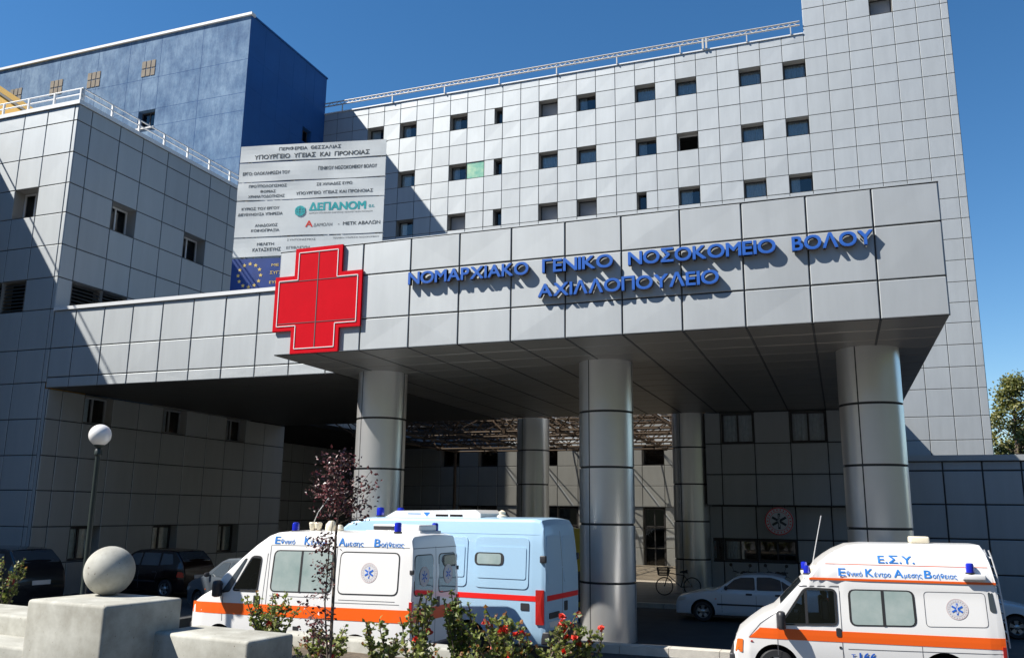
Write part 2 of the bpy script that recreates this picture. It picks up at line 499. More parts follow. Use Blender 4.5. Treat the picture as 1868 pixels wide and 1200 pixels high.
# ---------------------------------------------------------------- main block and tower
ROWS = [0, 1.0, 2.05, 3.13, 4.25, 5.35, 6.45, 7.6, 8.95, 10.02, 11.12, 12.22, 13.25, 14.3, 15.42, 16.53, 17.59, 18.7, 19.9, 20.96, 22.13, 23.19, 24.26, 25.54, 26.6, 27.67, 28.7, 29.2]
MY = 47.0
cols = [-0.33-1.203*k for k in range(26)][::-1]     # -30.405 .. -0.33
cols = [-32.5, -31.45] + cols
def kcol(k): return len(cols)-2-k
R1, R2, R3, RB = 24, 21, 18, 5
blk = thing('hospital_block', 'long white hospital block with rows of small square windows and a taller right end', 'building', (-14, MY, 0), world=True)
spec = {}
for k, st in ((0,'curtain'),(2,'curtain'),(5,'curtain'),(7,'curtain'),(10,'half'),(12,'shutter'),(17,'half'),(20,'half'),(22,'half')): spec[(kcol(k), R1)] = st
for k, st in ((0,'curtain'),(2,'curtain'),(5,'open'),(7,'half'),(10,'curtain'),(12,'curtain'),(16,'green'),(17,'half'),(20,'half')): spec[(kcol(k), R2)] = st
for k, st in ((0,'half'),(2,'curtain'),(5,'half'),(10,'shutter'),(12,'shutter'),(17,'shutter'),(20,'half')): spec[(kcol(k), R3)] = st
for k in (7, 12, 15, 17): spec[(kcol(k), RB)] = 'dark'
doors = {}
for k in (7, 11, 12, 13, 15, 16):
    for j in (0, 1, 2): doors[(kcol(k), j)] = 1
mb = MB()
narrow = {(kcol(15), R1): 'r', (kcol(15), R2): 'r', (kcol(15), R3): 'r', (kcol(7), R3): 'l'}
holes = set(spec) | set(doors) | set(narrow)
panel_wall(mb, (0, MY, 0), X, Z, -Y, cols, ROWS, holes, gap=0.026, tilt=0.008, D=0.45)
for (i, j), s in narrow.items():        # narrow slots share their cell with a slim plate
    u0, u1 = cols[i], cols[i+1]
    um = u0+(u1-u0)*(0.55 if s == 'r' else 0.45)
    a, b = (u0, um) if s == 'r' else (um, u1)
    mb.box(a+0.03, MY-0.005, ROWS[j]+0.03, b-0.01, MY+0.45, ROWS[j+1]-0.03, 0)
TC = [-0.33, 0.82, 1.99, 3.15, 4.30, 5.45, 6.62, 7.0]
TR = [0]+ROWS[1:26]+[28.7, 29.62, 30.72, 31.8, 32.9, 34.0, 35.1, 36.2]
th = {(3, TR.index(29.62))}
panel_wall(mb, (0, MY, 0), X, Z, -Y, TC, TR, th, gap=0.026, D=0.45)
# tower left flank above the roof, right flank, roofs
panel_wall(mb, (-0.33, MY, 0), Y, Z, -X, [0, 1.2, 2.4, 3.6, 4.8, 6.0], [29.2, 29.62, 30.72, 31.8, 32.9, 34.0, 35.1, 36.2], (), gap=0.05)
panel_wall(mb, (7.0, MY, 0), Y, Z, X, [k*1.2 for k in range(6)], TR, (), gap=0.04)
mb.box(-0.3, MY+0.04, 36.2, 6.98, MY+6, 36.3, 1)
mb.box(-32.4, MY+0.04, 28.9, -0.36, MY+8, 29.18, 1)
mb.box(-32.4, MY+7, 0, -0.3, MY+8, 28.8, 1)
mb.box(-0.28, MY+5.5, 0, 6.9, MY+6, 36.1, 1)
mb.build('wall', WM, blk)
mb = MB()
mb.box(-32.4, MY-0.06, 29.2, -0.36, MY+0.5, 29.27)
mb.build('roof_edge', 'alu_cap', blk)
for (i, j), st in spec.items():
    u0, u1, v0, v1 = cols[i], cols[i+1], ROWS[j], ROWS[j+1]
    if st == 'green':
        mb = MB(); mb.box(u0+0.03, MY+0.03, v0+0.03, u1-0.03, MY+0.06, v1-0.03)
        mb.build('window_board', 'green_panel', blk)
        continue
    if st == 'open':
        fr = window(blk, (0, MY, 0), X, Z, -Y, u0, u1, v0, v1, style='open', mull=False, frame='white_frame', D=0.45)
        for ch in list(fr.children): bpy.data.objects.remove(ch)
        continue
    window(blk, (0, MY, 0), X, Z, -Y, u0, u1, v0, v1, style=st, mull=False, D=0.45)
for (i, j), s in narrow.items():
    u0, u1 = cols[i], cols[i+1]
    um = u0+(u1-u0)*(0.55 if s == 'r' else 0.45)
    a, b = (um, u1) if s == 'r' else (u0, um)
    window(blk, (0, MY, 0), X, Z, -Y, a, b, ROWS[j], ROWS[j+1], style='dark', mull=False, D=0.45)
window(blk, (0, MY, 0), X, Z, -Y, TC[3], TC[4], 29.62, 30.72, style='shutter', D=0.45)
# ground floor openings
def doorset(x0, x1, name):
    mb = MB()
    mb.box(x0, MY+0.1, 0.13, x0+0.08, MY+0.18, 3.08); mb.box(x1-0.08, MY+0.1, 0.13, x1, MY+0.18, 3.08)
    mb.box(x0+0.08, MY+0.1, 3.0, x1-0.08, MY+0.18, 3.08); xm = (x0+x1)/2
    mb.box(xm-0.03, MY+0.104, 0.13, xm+0.03, MY+0.176, 3.0)
    mb.box(x0+0.08, MY+0.104, 2.1, xm-0.03, MY+0.176, 2.16); mb.box(xm+0.03, MY+0.104, 2.1, x1-0.08, MY+0.176, 2.16)
    d = mb.build(name, 'dark_frame', blk)
    mb = MB(); mb.face([(x0+0.08, MY+0.14, 0.14), (x1-0.08, MY+0.14, 0.14), (x1-0.08, MY+0.14, 3.0), (x0+0.08, MY+0.14, 3.0)])
    mb.build('pane', 'pane_dark', d)
doorset(cols[kcol(7)]+0.03, cols[kcol(7)+1]-0.03, 'door')
doorset(cols[kcol(13)]+0.03, cols[kcol(11)+1]-0.03, 'door')
doorset(cols[kcol(16)]+0.03, cols[kcol(15)+1]-0.03, 'door')
# roof rail of tubes and twisted ties
mb = MB()
for zz in (29.95, 29.72):
    mb.tube([(-31.4, MY-0.1, zz), (-0.5, MY-0.1, zz)], 0.045, 6)
x = -31.2
while x < -1:
    mb.bar((x, MY-0.1, 29.72), (x+0.3, MY-0.1, 29.95), 0.03)
    mb.bar((x+0.3, MY-0.1, 29.95), (x+0.6, MY-0.1, 29.72), 0.03)
    x += 0.6
for x in (-30, -26.2, -22.4, -18.6, -14.8, -11.0, -7.2, -3.4, -1.0):
    mb.bar((x, MY-0.1, 29.26), (x, MY-0.1, 29.72), 0.06)
for dx in (-0.08, 0.12):
    mb.bar((-5.8+dx, MY-0.1, 29.26), (-5.8+dx, MY-0.1, 29.9), 0.1)
mb.build('roof_rail', 'rail', blk)

# ---------------------------------------------------------------- blue block
BX, BY, BZ = -31.43, 38.65, 31.85
bl = thing('blue_block', 'tall windowless-looking block painted faded blue with a deep blue right side', 'building', (-42, BY, 0), world=True)
mb = MB()
ucut = [-66, -62, -58, -54, -50, -46.5, -43.2, -40.6, -39.4, -38.1, -34.9, BX]
vcut = [0, 4, 8, 12, 16, 20, 22.8, 25.7, 26.85, 29.0, BZ]
bholes = {(8, 7)}
def stucco(O, U, N, us, vs, hs, m):
    O = Vector(O)
    flip = U.cross(Z).dot(N) < 0
    for i in range(len(us)-1):
        for j in range(len(vs)-1):
            P = lambda u, v, d: O+U*u+Z*v+N*d
            a = [(us[i], vs[j]), (us[i+1], vs[j]), (us[i+1], vs[j+1]), (us[i], vs[j+1])]
            g = 0.012
            c = [(us[i]+g, vs[j]+g), (us[i+1]-g, vs[j]+g), (us[i+1]-g, vs[j+1]-g), (us[i]+g, vs[j+1]-g)]
            def q(p, mm): mb.face(p[::-1] if flip else p, mm)
            if (i, j) in hs:
                for k in range(4):
                    q([P(*a[(k+1) % 4], 0), P(*a[k], 0), P(*a[k], -0.35), P(*a[(k+1) % 4], -0.35)], m)
                    q([P(*a[(k+1) % 4], -0.35), P(*a[k], -0.35), P(*a[k], -1), P(*a[(k+1) % 4], -1)], 2)
                q([P(*a[k], -1) for k in range(4)], 2)
                continue
            q([P(*c[k], 0) for k in range(4)], m)
            for k in range(4):
                q([P(*a[k], -0.01), P(*a[(k+1) % 4], -0.01), P(*c[(k+1) % 4], 0), P(*c[k], 0)], 3)
stucco((0, BY, 0), X, -Y, ucut, vcut, bholes, 0)
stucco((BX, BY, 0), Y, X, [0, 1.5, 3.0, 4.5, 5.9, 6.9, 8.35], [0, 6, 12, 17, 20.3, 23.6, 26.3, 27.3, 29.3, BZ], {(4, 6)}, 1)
mb.face([(-66, BY, BZ-0.02), (BX, BY, BZ-0.02), (BX, BY+8.35, BZ-0.02), (-66, BY+8.35, BZ-0.02)], 2)
mb.face([(-66, BY+8.35, 0), (BX, BY+8.35, 0), (BX, BY+8.35, BZ), (-66, BY+8.35, BZ)], 1)
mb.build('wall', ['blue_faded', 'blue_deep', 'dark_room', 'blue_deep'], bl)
mb = MB(); mb.box(-66, BY-0.12, BZ, BX+0.1, BY+0.3, BZ+0.16)
mb.build('parapet_cap', 'white_rail', bl)
mb = MB(); mb.box(BX-0.2, BY+0.31, BZ, BX+0.06, BY+8.4, BZ+0.1)
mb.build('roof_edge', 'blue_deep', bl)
window(bl, (0, BY, 0), X, Z, -Y, -39.4, -38.1, 25.7, 26.85, D=0.35, style='dark')
mb = MB(); mb.box(-39.45, BY-0.08, 25.6, -38.05, BY+0.1, 25.68); mb.build('sill', 'white_rail', bl)
window(bl, (BX, BY, 0), Y, Z, X, 5.9, 6.9, 26.3, 27.3, D=0.35, style='dark')
for px in (-38.95, -43.4, -46.6, -50.2, -52.6):     # small tiled vents under the roof line
    mb = MB()
    zc = 29.75
    for a in range(3):
        for b in range(2):
            mb.box(px-0.55+a*0.37, BY-0.03, zc-0.55+b*0.55, px-0.55+a*0.37+0.3, BY+0.02, zc-0.55+b*0.55+0.48)
    mb.build('vent_grille', 'paving', bl)

# ---------------------------------------------------------------- yellow block
yb_ = thing('yellow_block', 'ochre yellow block rising behind the left roof railing', 'building', (-40, 30, 0), world=True)
mb = MB()
prism(mb, [(-52, 0), (-39.9, 0), (-39.9, 23.2), (-45.5, 26.82), (-52, 31.0)], 34.0, 37.5)
mb.build('wall', 'yellow_wall', yb_)
mb = MB(); mb.bar((-39.8, 33.95, 23.2), (-52, 33.95, 31.06), 0.14, 0.12); mb.build('roof_edge', 'louvre', yb_)

# ---------------------------------------------------------------- left block
LX, LY, LZ = -22.47, 19.56, 15.65
LR = [0, 1.15, 2.21, 3.27, 4.3, 5.39, 6.5, 7.54, 8.8, 9.83, 10.9, 11.95, 12.95, 14.0, 15.1, LZ]
lb = thing('left_block', 'grey panelled hospital wing at the left with a white roof railing', 'building', (LX, LY, 0), world=True)
LC = [-27.3-1.1*3, -27.3-2.2, -28.4, -27.3, -25.95, -24.83, -23.80, -22.64, LX]
LC = [-27.3, -26.05, -24.83, -23.80, -22.64, LX]
lh = {(2, 11), (2, 8), (1, 8), (0, 8)}
mb = MB()
panel_wall(mb, (0, LY, 0), X, Z, -Y, LC, LR, lh, D=0.4, gap=0.023)
SC_ = [0, 0.56, 1.79, 2.86, 4.1, 5.28, 6.45, 7.62, 8.8, 10.0, 11.2, 12.4, 13.6, 14.8, 16.0, 17.2, 18.4, 19.0]
sh_ = {(2, 5), (5, 5), (2, 2), (1, 2)}
panel_wall(mb, (LX, LY, 0), Y, Z, X, SC_, LR[6:], sh_, D=0.4, gap=0.023)
LOWX = -22.30
SL = [0.0, 0.55, 1.4, 2.57, 3.74, 4.9, 6.1, 7.25, 8.35, 9.55, 10.8, 12.2]
lowh = {(2, 5), (5, 5), (8, 5), (2, 1), (5, 1), (8, 1)}
panel_wall(mb, (LOWX, LY, 0), Y, Z, X, SL, LR[:6]+[6.30], lowh, D=0.3, gap=0.024)
mb.box(LX+0.0, LY+0.02, 0, LOWX-0.04, LY+0.06, 6.3, 0)
panel_wall(mb, (0, LY+12.2, 0), X, Z, Y, [-26, -24.8, -23.6, LOWX], LR[:6]+[6.3], ())
panel_wall(mb, (-28.5, LY+12.24, 0), Y, Z, X, [1.2*k for k in range(13)], LR[:6]+[6.4], ())
# forward arm of the block
AY = 9.5
panel_wall(mb, (-27.3, AY, 0), Y, Z, X, [k*1.118 for k in range(10)], LR, ())
panel_wall(mb, (0, AY, 0), X, Z, -Y, [-36+1.2*k for k in range(7)]+[-27.3], LR, ())
mb.face([(-45, AY, LZ), (-27.3, AY, LZ), (-27.3, LY, LZ), (-45, LY, LZ)], 2)
mb.face([(-45, LY, LZ), (LX, LY, LZ), (LX, LY+19, LZ), (-45, LY+19, LZ)], 2)
mb.face([(-22.5, LY+12.2, 6.5), (-22.5, LY+19, 6.5), (-45, LY+19, 6.5), (-45, LY+12.2, 6.5)], 2)
mb.face([(-36, LY+19, 6.6), (LX, LY+19, 6.6), (LX, LY+19, LZ), (-36, LY+19, LZ)], 2)
mb.box(-34, 31.8, 6.42, -21.75, MY-0.05, 6.6, 3)  # roof slab added to keep daylight out of the rear passage
mb.build('wall', WM, lb)
mb = MB()
mb.box(-27.26, LY-0.05, LZ+0.004, LX+0.05, LY+0.3, LZ+0.14)
mb.box(LX-0.3, LY+0.301, LZ+0.004, LX+0.05, LY+19, LZ+0.14)
mb.box(-27.6, AY-0.05, LZ+0.004, -27.25, LY+0.3, LZ+0.14)
mb.build('roof_edge', 'alu_cap', lb)
window(lb, (0, LY, 0), X, Z, -Y, LC[2], LC[3], LR[11], LR[12], D=0.4, style='dark', frame='white_frame')
for k in (2, 5): window(lb, (LX, LY, 0), Y, Z, X, SC_[k], SC_[k+1], LR[11], LR[12], D=0.4, style='dark', frame='white_frame')
for k in (2, 5, 8):
    window(lb, (LOWX, LY, 0), Y, Z, X, SL[k], SL[k+1], LR[5], 6.30, D=0.3, style='half', frame='shutter')
    window(lb, (LOWX, LY, 0), Y, Z, X, SL[k], SL[k+1], LR[1], LR[2], D=0.3, style='curtain')
def louvre(O, U, N, u0, u1, v0, v1):
    mb = MB(); O = Vector(O); n = 8
    for k in range(n):
        z = v0+0.06+(v1-v0-0.1)*k/n
        a, b = O+U*(u0+0.03), O+U*(u1-0.03)
        mb.face([a+Z*z-N*0.08, b+Z*z-N*0.08, b+Z*(z+0.09)-N*0.2, a+Z*(z+0.09)-N*0.2])
        mb.face([a+Z*(z+0.012)-N*0.08, a+Z*(z+0.1)-N*0.2, b+Z*(z+0.1)-N*0.2, b+Z*(z+0.012)-N*0.08])
    mb.build('louvre', 'louvre', lb)
louvre((0, LY, 0), X, -Y, LC[0], LC[3], LR[8], LR[9])
louvre((LX, LY, 0), Y, X, SC_[1], SC_[3], LR[8], LR[9])
mb = MB()
for zz in (LZ+0.42, LZ+0.62):
    mb.tube([(-27.2, LY+0.1, zz), (LX-0.05, LY+0.1, zz), (LX-0.05, LY+18.9, zz)], 0.026, 6)
    if zz > LZ+0.5: mb.tube([(-27.35, AY, zz), (-27.35, LY, zz)], 0.03, 6)
for k in range(16): mb.bar((LX-0.05, LY+0.15+k*1.24, LZ+0.13), (LX-0.05, LY+0.15+k*1.24, LZ+0.62), 0.06)
for k in range(5): mb.bar((LX-0.1-k*1.15, LY+0.1, LZ+0.13), (LX-0.1-k*1.15, LY+0.1, LZ+0.62), 0.06)
mb.build('railing', 'white_rail', lb)

# ---------------------------------------------------------------- link beam between left block and canopy
SZ = 6.32
bm_ = thing('link_canopy', 'white panelled flat link roof between the left wing and the entrance canopy', 'canopy', (-17.4, LY, SZ), world=True)
BC = [LX+0.03, -21.55, -20.43, -19.33, -18.22, -17.11, -15.98, -14.86, -13.76, -12.6, -12.31]
mb = MB()
panel_wall(mb, (0, LY, 0), X, Z, -Y, BC, [SZ, 6.64, 7.54, 8.72], (), gap=0.026)
mb.build('fascia', WM, bm_)
mb = MB(); mb.box(LX+0.03, LY-0.05, 8.724, -12.31, LY+0.4, 8.83); mb.build('roof_edge', 'alu_cap', bm_)
mb = MB(); mb.face([(LX+0.03, LY+0.3, 8.7), (-12.31, LY+0.3, 8.7), (-12.31, 31.6, 8.7), (LX+0.03, 31.6, 8.7)])
panel_wall(mb, (0, 31.6, 0), X, Z, Y, [LX+0.03+k*1.27 for k in range(9)], [SZ, 7.54, 8.7], (), tilt=0, two=False)
mb.build('roof', ['alu', 'joint', 'reveal', 'dark_room'], bm_)
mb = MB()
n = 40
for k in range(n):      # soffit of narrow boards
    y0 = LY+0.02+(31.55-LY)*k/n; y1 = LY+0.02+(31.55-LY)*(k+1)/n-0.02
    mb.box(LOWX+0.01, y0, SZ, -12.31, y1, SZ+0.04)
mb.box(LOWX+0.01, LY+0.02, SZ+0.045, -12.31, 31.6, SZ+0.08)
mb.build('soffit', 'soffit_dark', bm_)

# ---------------------------------------------------------------- entrance canopy with columns
CX0, CX1, CY0, CY1, CZ = -12.27, 2.05, 16.83, 31.15, 8.84
cp = thing('entrance_canopy', 'big white panelled entrance canopy on thick grey columns with a red cross and blue lettering', 'canopy', (-5, CY0, SZ), world=True)
CC = [CX0, -11.13, -9.98, -8.75, -7.55, -6.33, -5.12, -3.91, -2.70, -1.49, -0.28, 0.90, CX1]
CR = [SZ, 7.05, 8.08, CZ]
mb = MB(); panel_wall(mb, (0, CY0, 0), X, Z, -Y, CC, CR, (), gap=0.024, tilt=0.006)
mb.build('fascia', WM, cp)
CYC = [0, 1.2, 2.4, 3.6, 4.8, 6.0, 7.2, 8.4, 9.6, 10.8, 12.0, 13.2, CY1-CY0]
mb = MB(); panel_wall(mb, (CX0, CY0, 0), Y, Z, -X, CYC[:3]+[2.7], CR, ()); panel_wall(mb, (CX1, CY0, 0), Y, Z, X, CYC, CR, ())
mb.build('side_fascia', WM, cp)
mb = MB(); mb.face([(CX0, CY0, CZ), (CX1, CY0, CZ), (CX1, CY1, CZ), (CX0, CY1, CZ)])
panel_wall(mb, (0, CY1, 0), X, Z, Y, [CX0+k*1.31 for k in range(7)], CR, (), tilt=0)
mb.build('roof', WM, cp)
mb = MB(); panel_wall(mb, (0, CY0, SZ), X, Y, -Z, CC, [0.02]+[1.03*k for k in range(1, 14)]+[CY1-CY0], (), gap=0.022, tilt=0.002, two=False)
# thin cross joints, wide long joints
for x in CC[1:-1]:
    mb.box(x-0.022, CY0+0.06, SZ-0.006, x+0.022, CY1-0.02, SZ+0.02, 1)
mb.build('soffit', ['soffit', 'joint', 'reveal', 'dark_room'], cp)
mb = MB(); mb.box(CX0, CY0-0.005, CZ+0.004, CX1+0.005, CY0+0.35, CZ+0.02); mb.build('roof_edge', 'alu', cp)
def column(x, y, r=0.62, top=SZ):
    mb = MB()
    n = 64
    zs = [0]
    for b in (1.27, 2.55, 3.83, 5.11):
        zs += [b-0.025, b+0.025]
    zs.append(top)
    seam = -pi/2 - 0.42
    prof = []
    for i in range(0, len(zs), 2):
        prof += [(r, zs[i]), (r, zs[i+1])]
        if i+2 < len(zs): prof += [(r-0.035, zs[i+1]+0.001), (r-0.035, zs[i+2]-0.001)]
    mb.lathe(prof, (x, y, 0), n, mfn=lambda i: 0 if i % 4 == 0 else 1)
    for sa in (seam, seam+pi*0.62, seam+pi*1.3):
        for i in range(0, len(zs), 2):
            c_, s_ = cos(sa), sin(sa)
            a = Vector((x+c_*(r-0.008), y+s_*(r-0.008), zs[i])); b = Vector((x+c_*(r-0.008), y+s_*(r-0.008), zs[i+1]))
            t = Vector((-s_, c_, 0))*0.014; o = Vector((c_, s_, 0))*0.01
            mb.face([a-t+o, a+t+o, b+t+o, b-t+o], 1)
    return mb.build('column', ['column', 'joint'], cp, smooth=35)
for x in (-11.12, -5.09, 0.74): column(x, 20.06, 0.64)
for x in (-11.0, -4.95): column(x, 31.9 if x < -9 else 31.6, top=SZ+0.01)

# ---------------------------------------------------------------- red cross on the canopy
rc = thing('red_cross_sign', 'large red cross with a thin white outline at the left end of the canopy', 'sign', (-11.1, CY0-0.06, 6.34), world=True)
cx0, cx1, cz0, cz1 = -12.30, -9.95, 6.33, 8.86
ax0, ax1, az0, az1 = -11.78, -10.50, 6.88, 8.20
cr = [(ax0, cz0), (ax1, cz0), (ax1, az0), (cx1, az0), (cx1, az1), (ax1, az1), (ax1, cz1), (ax0, cz1), (ax0, az1), (cx0, az1), (cx0, az0), (ax0, az0)]
mb = MB()
prism(mb, cr, CY0-0.07, CY0-0.01)
mb.build('face', 'red_cross', rc)
inn = 0.11
ci = [(ax0+inn, cz0+inn), (ax1-inn, cz0+inn), (ax1-inn, az0+inn), (cx1-inn, az0+inn), (cx1-inn, az1-inn), (ax1-inn, az1-inn), (ax1-inn, cz1-inn), (ax0+inn, cz1-inn), (ax0+inn, az1-inn), (cx0+inn, az1-inn), (cx0+inn, az0+inn), (ax0+inn, az0+inn)]
mb = MB()
for k in range(12):
    a, b = ci[k], ci[(k+1) % 12]
    mb.bar((a[0], CY0-0.076, a[1]), (b[0], CY0-0.076, b[1]), 0.012, 0.018)
mb.build('outline', 'white_line', rc)
mb = MB()
mb.bar((-11.13, CY0-0.073, cz0+inn), (-11.13, CY0-0.073, cz1-inn), 0.008, 0.02)
mb.bar((cx0+inn, CY0-0.0735, 7.05), (cx1-inn, CY0-0.0735, 7.05), 0.008, 0.012)
mb.bar((cx0+inn, CY0-0.0735, 8.06), (cx1-inn, CY0-0.0735, 8.06), 0.008, 0.012)
for c in (-10.86, -10.8):
    pass
mb.build('panel_joint', 'seam', rc)

# ---------------------------------------------------------------- lettering
_fc = bpy.data.curves.new('lettering', 'FONT')
_fo = bpy.data.objects.new('lettering', _fc)
COL.objects.link(_fo)
TXT = {}
SHAPE = str.maketrans('ΑΒΕΖΗΙΚΜΝΟΡΤΥΧκ', 'ABEZHIKMNOPTYXк')   # same letter shapes, cleaner outlines
def glyphs(s, bold=0.0, shear=0.0):
    s = s.translate(SHAPE)
    k = (s, bold, shear)
    if k not in TXT:
        _fc.body = s; _fc.offset = bold; _fc.shear = shear; _fc.size = 1.0; _fc.resolution_u = 5
        dg = bpy.context.evaluated_depsgraph_get()
        me = bpy.data.meshes.new_from_object(_fo.evaluated_get(dg))
        bm = bmesh.new(); bm.from_mesh(me)
        bmesh.ops.remove_doubles(bm, verts=bm.verts, dist=1e-4)
        bm.verts.index_update()
        vs = [(v.co.x, v.co.y) for v in bm.verts]
        fs = [tuple(v.index for v in f.verts) for f in bm.faces]
        es = [tuple(v.index for v in e.verts) for e in bm.edges if len(e.link_faces) == 1]
        bm.free(); bpy.data.meshes.remove(me)
        TXT[k] = (vs, fs, es)
    return TXT[k]
def text_into(mb, s, fn, x0, z0, height, width=None, m=0, bold=0.0, shear=0.0):
    """lay text flat: fn(a,b,e)->xyz, a along, b up, e outward. returns the width"""
    bar = None
    if 'σ' in s:                        # sigma: round bowl with a bar leaving it to the right
        i = s.index('σ'); t = s.replace('σ', 'o')
        w1 = max(v[0] for v in glyphs(t[:i])[0]); w2 = max(v[0] for v in glyphs(t[:i+1])[0])
        bar = [((w1+w2)/2, .46), (w2+.08, .46), (w2+.08, .54), ((w1+w2)/2, .54)]
        s = t
    vs, fs, es = glyphs(s, 0.0, shear)
    if not vs: return 0
    if bar:
        vs = vs+bar; n_ = len(vs); fs = fs+[(n_-4, n_-3, n_-2, n_-1)]
    xa = min(v[0] for v in vs); xb = max(v[0] for v in vs)
    sc = height/0.72
    sx = sc if width is None else width/(xb-xa)
    d = bold*sc
    sh = [(0, 0)] if bold <= 0 else [(0, 0), (-d, -d*.6), (d, -d*.6), (-d, d*.6), (d, d*.6)]
    for i, (p, q) in enumerate(sh):
        mb.add([fn(x0+p+(v[0]-xa)*sx, z0+q+v[1]*sc, 0.0006*i) for v in vs], fs, m)
    return (xb-xa)*sx
sg = thing('building_sign', 'raised blue Greek letters naming the hospital across the canopy front', 'sign', (-4, CY0-0.1, 7.2), world=True)
def sign_word(word, x0, x1, z0, h):
    ws = []
    for c in word:
        vs, fs, es = glyphs(c, 0.0)
        ws.append((min(v[0] for v in vs), max(v[0] for v in vs)))
    gap = 0.085
    tot = sum(b-a for a, b in ws)+gap*(len(word)-1)
    k = (x1-x0)/tot
    x = x0
    for c, (a, b) in zip(word, ws):
        vs, fs, es = glyphs(c, 0.0)
        sc = h/0.75
        mb = MB()
        d = 0.008
        for i, (p, q) in enumerate([(0, 0), (-d, -d), (d, -d), (-d, d), (d, d)]):
            yf, yk = CY0-0.125-0.0011*i, CY0-0.03+0.001*i
            fr = [(x+p+(v[0]-a)*k, yf, z0+q+v[1]*sc) for v in vs]
            bk = [(t[0], yk, t[2]) for t in fr]
            mb.add(fr, fs, 0)
            mb.add(bk, [f[::-1] for f in fs], 1)
            for e in es:
                mb.face([fr[e[0]], fr[e[1]], bk[e[1]], bk[e[0]]], 1)
        # short pegs back to the fascia
        xm = x+(b-a)*k/2
        mb.bar((x+0.04, yk, z0+h*0.5), (x+0.04, CY0, z0+h*0.5), 0.02, m=1)
        mb.build('letter', ['letter_blue', 'letter_side'], sg)
        x += (b-a+gap)*k
H_ = 0.29
sign_word('ΝΟΜΑΡΧΙΑΚΟ', -8.73, -5.90, 7.73, H_)
sign_word('ΓΕΝΙΚΟ', -5.58, -4.07, 7.73, H_)
sign_word('ΝΟΣΟΚΟΜΕΙΟ', -3.74, -0.87, 7.73, H_)
sign_word('ΒΟΛΟΥ', -0.56, 0.86, 7.73, H_)
sign_word('ΑΧΙΛΛΟΠΟΥΛΕΙΟ', -5.67, -1.96, 7.21, H_)

# ---------------------------------------------------------------- emergency block under the canopy
EX0, EX1, EY = -4.35, 2.05, 31.2
er = thing('emergency_block', 'shaded grey panelled ground floor block below the right half of the canopy', 'building', (-1, EY, 0), world=True)
EC = [EX0, -3.80, -2.66, -1.47, -0.28, 0.92, EX1]
ERW = [3.11, 4.16, 5.22, 6.31]
mb = MB()
panel_wall(mb, (0, EY, 0), X, Z, -Y, EC, ERW, {(1, 2), (3, 2)}, gap=0.03)
RY = EY+0.45
EC2 = [EX0, -3.9, -2.75, -1.45, -0.3, 0.92, EX1]
panel_wall(mb, (0, RY, 0), X, Z, -Y, EC2, [0, 1.22, 1.98, 3.1], {(0, 1), (1, 1), (2, 1)}, D=0.15)
mb.face([(EX0, EY, 3.11), (EX1, EY, 3.11), (EX1, RY, 3.11), (EX0, RY, 3.11)][::-1], 0)
mb.box(EX0-0.02, RY+0.02, 0, EX0+0.1, MY-0.05, 8.7, 0)
panel_wall(mb, (EX1, EY, 0), Y, Z, X, [1.2*k for k in range(14)], [0, 1.05, 2.1, 3.11, 4.16, 5.22, 6.31, 7.05, 8.08, CZ], ())
mb.box(EX0, EY+0.05, 6.4, EX1-0.05, MY-0.05, 8.8, 0)
mb.build('wall', WM, er)
for k in (1, 3): window(er, (0, EY, 0), X, Z, -Y, EC[k], EC[k+1], ERW[2], ERW[3], style='curtain')
for k in (0, 1, 2): window(er, (0, RY, 0), X, Z, -Y, EC2[k], EC2[k+1], 1.22, 1.98, D=0.15, style='half' if k != 2 else 'dark')

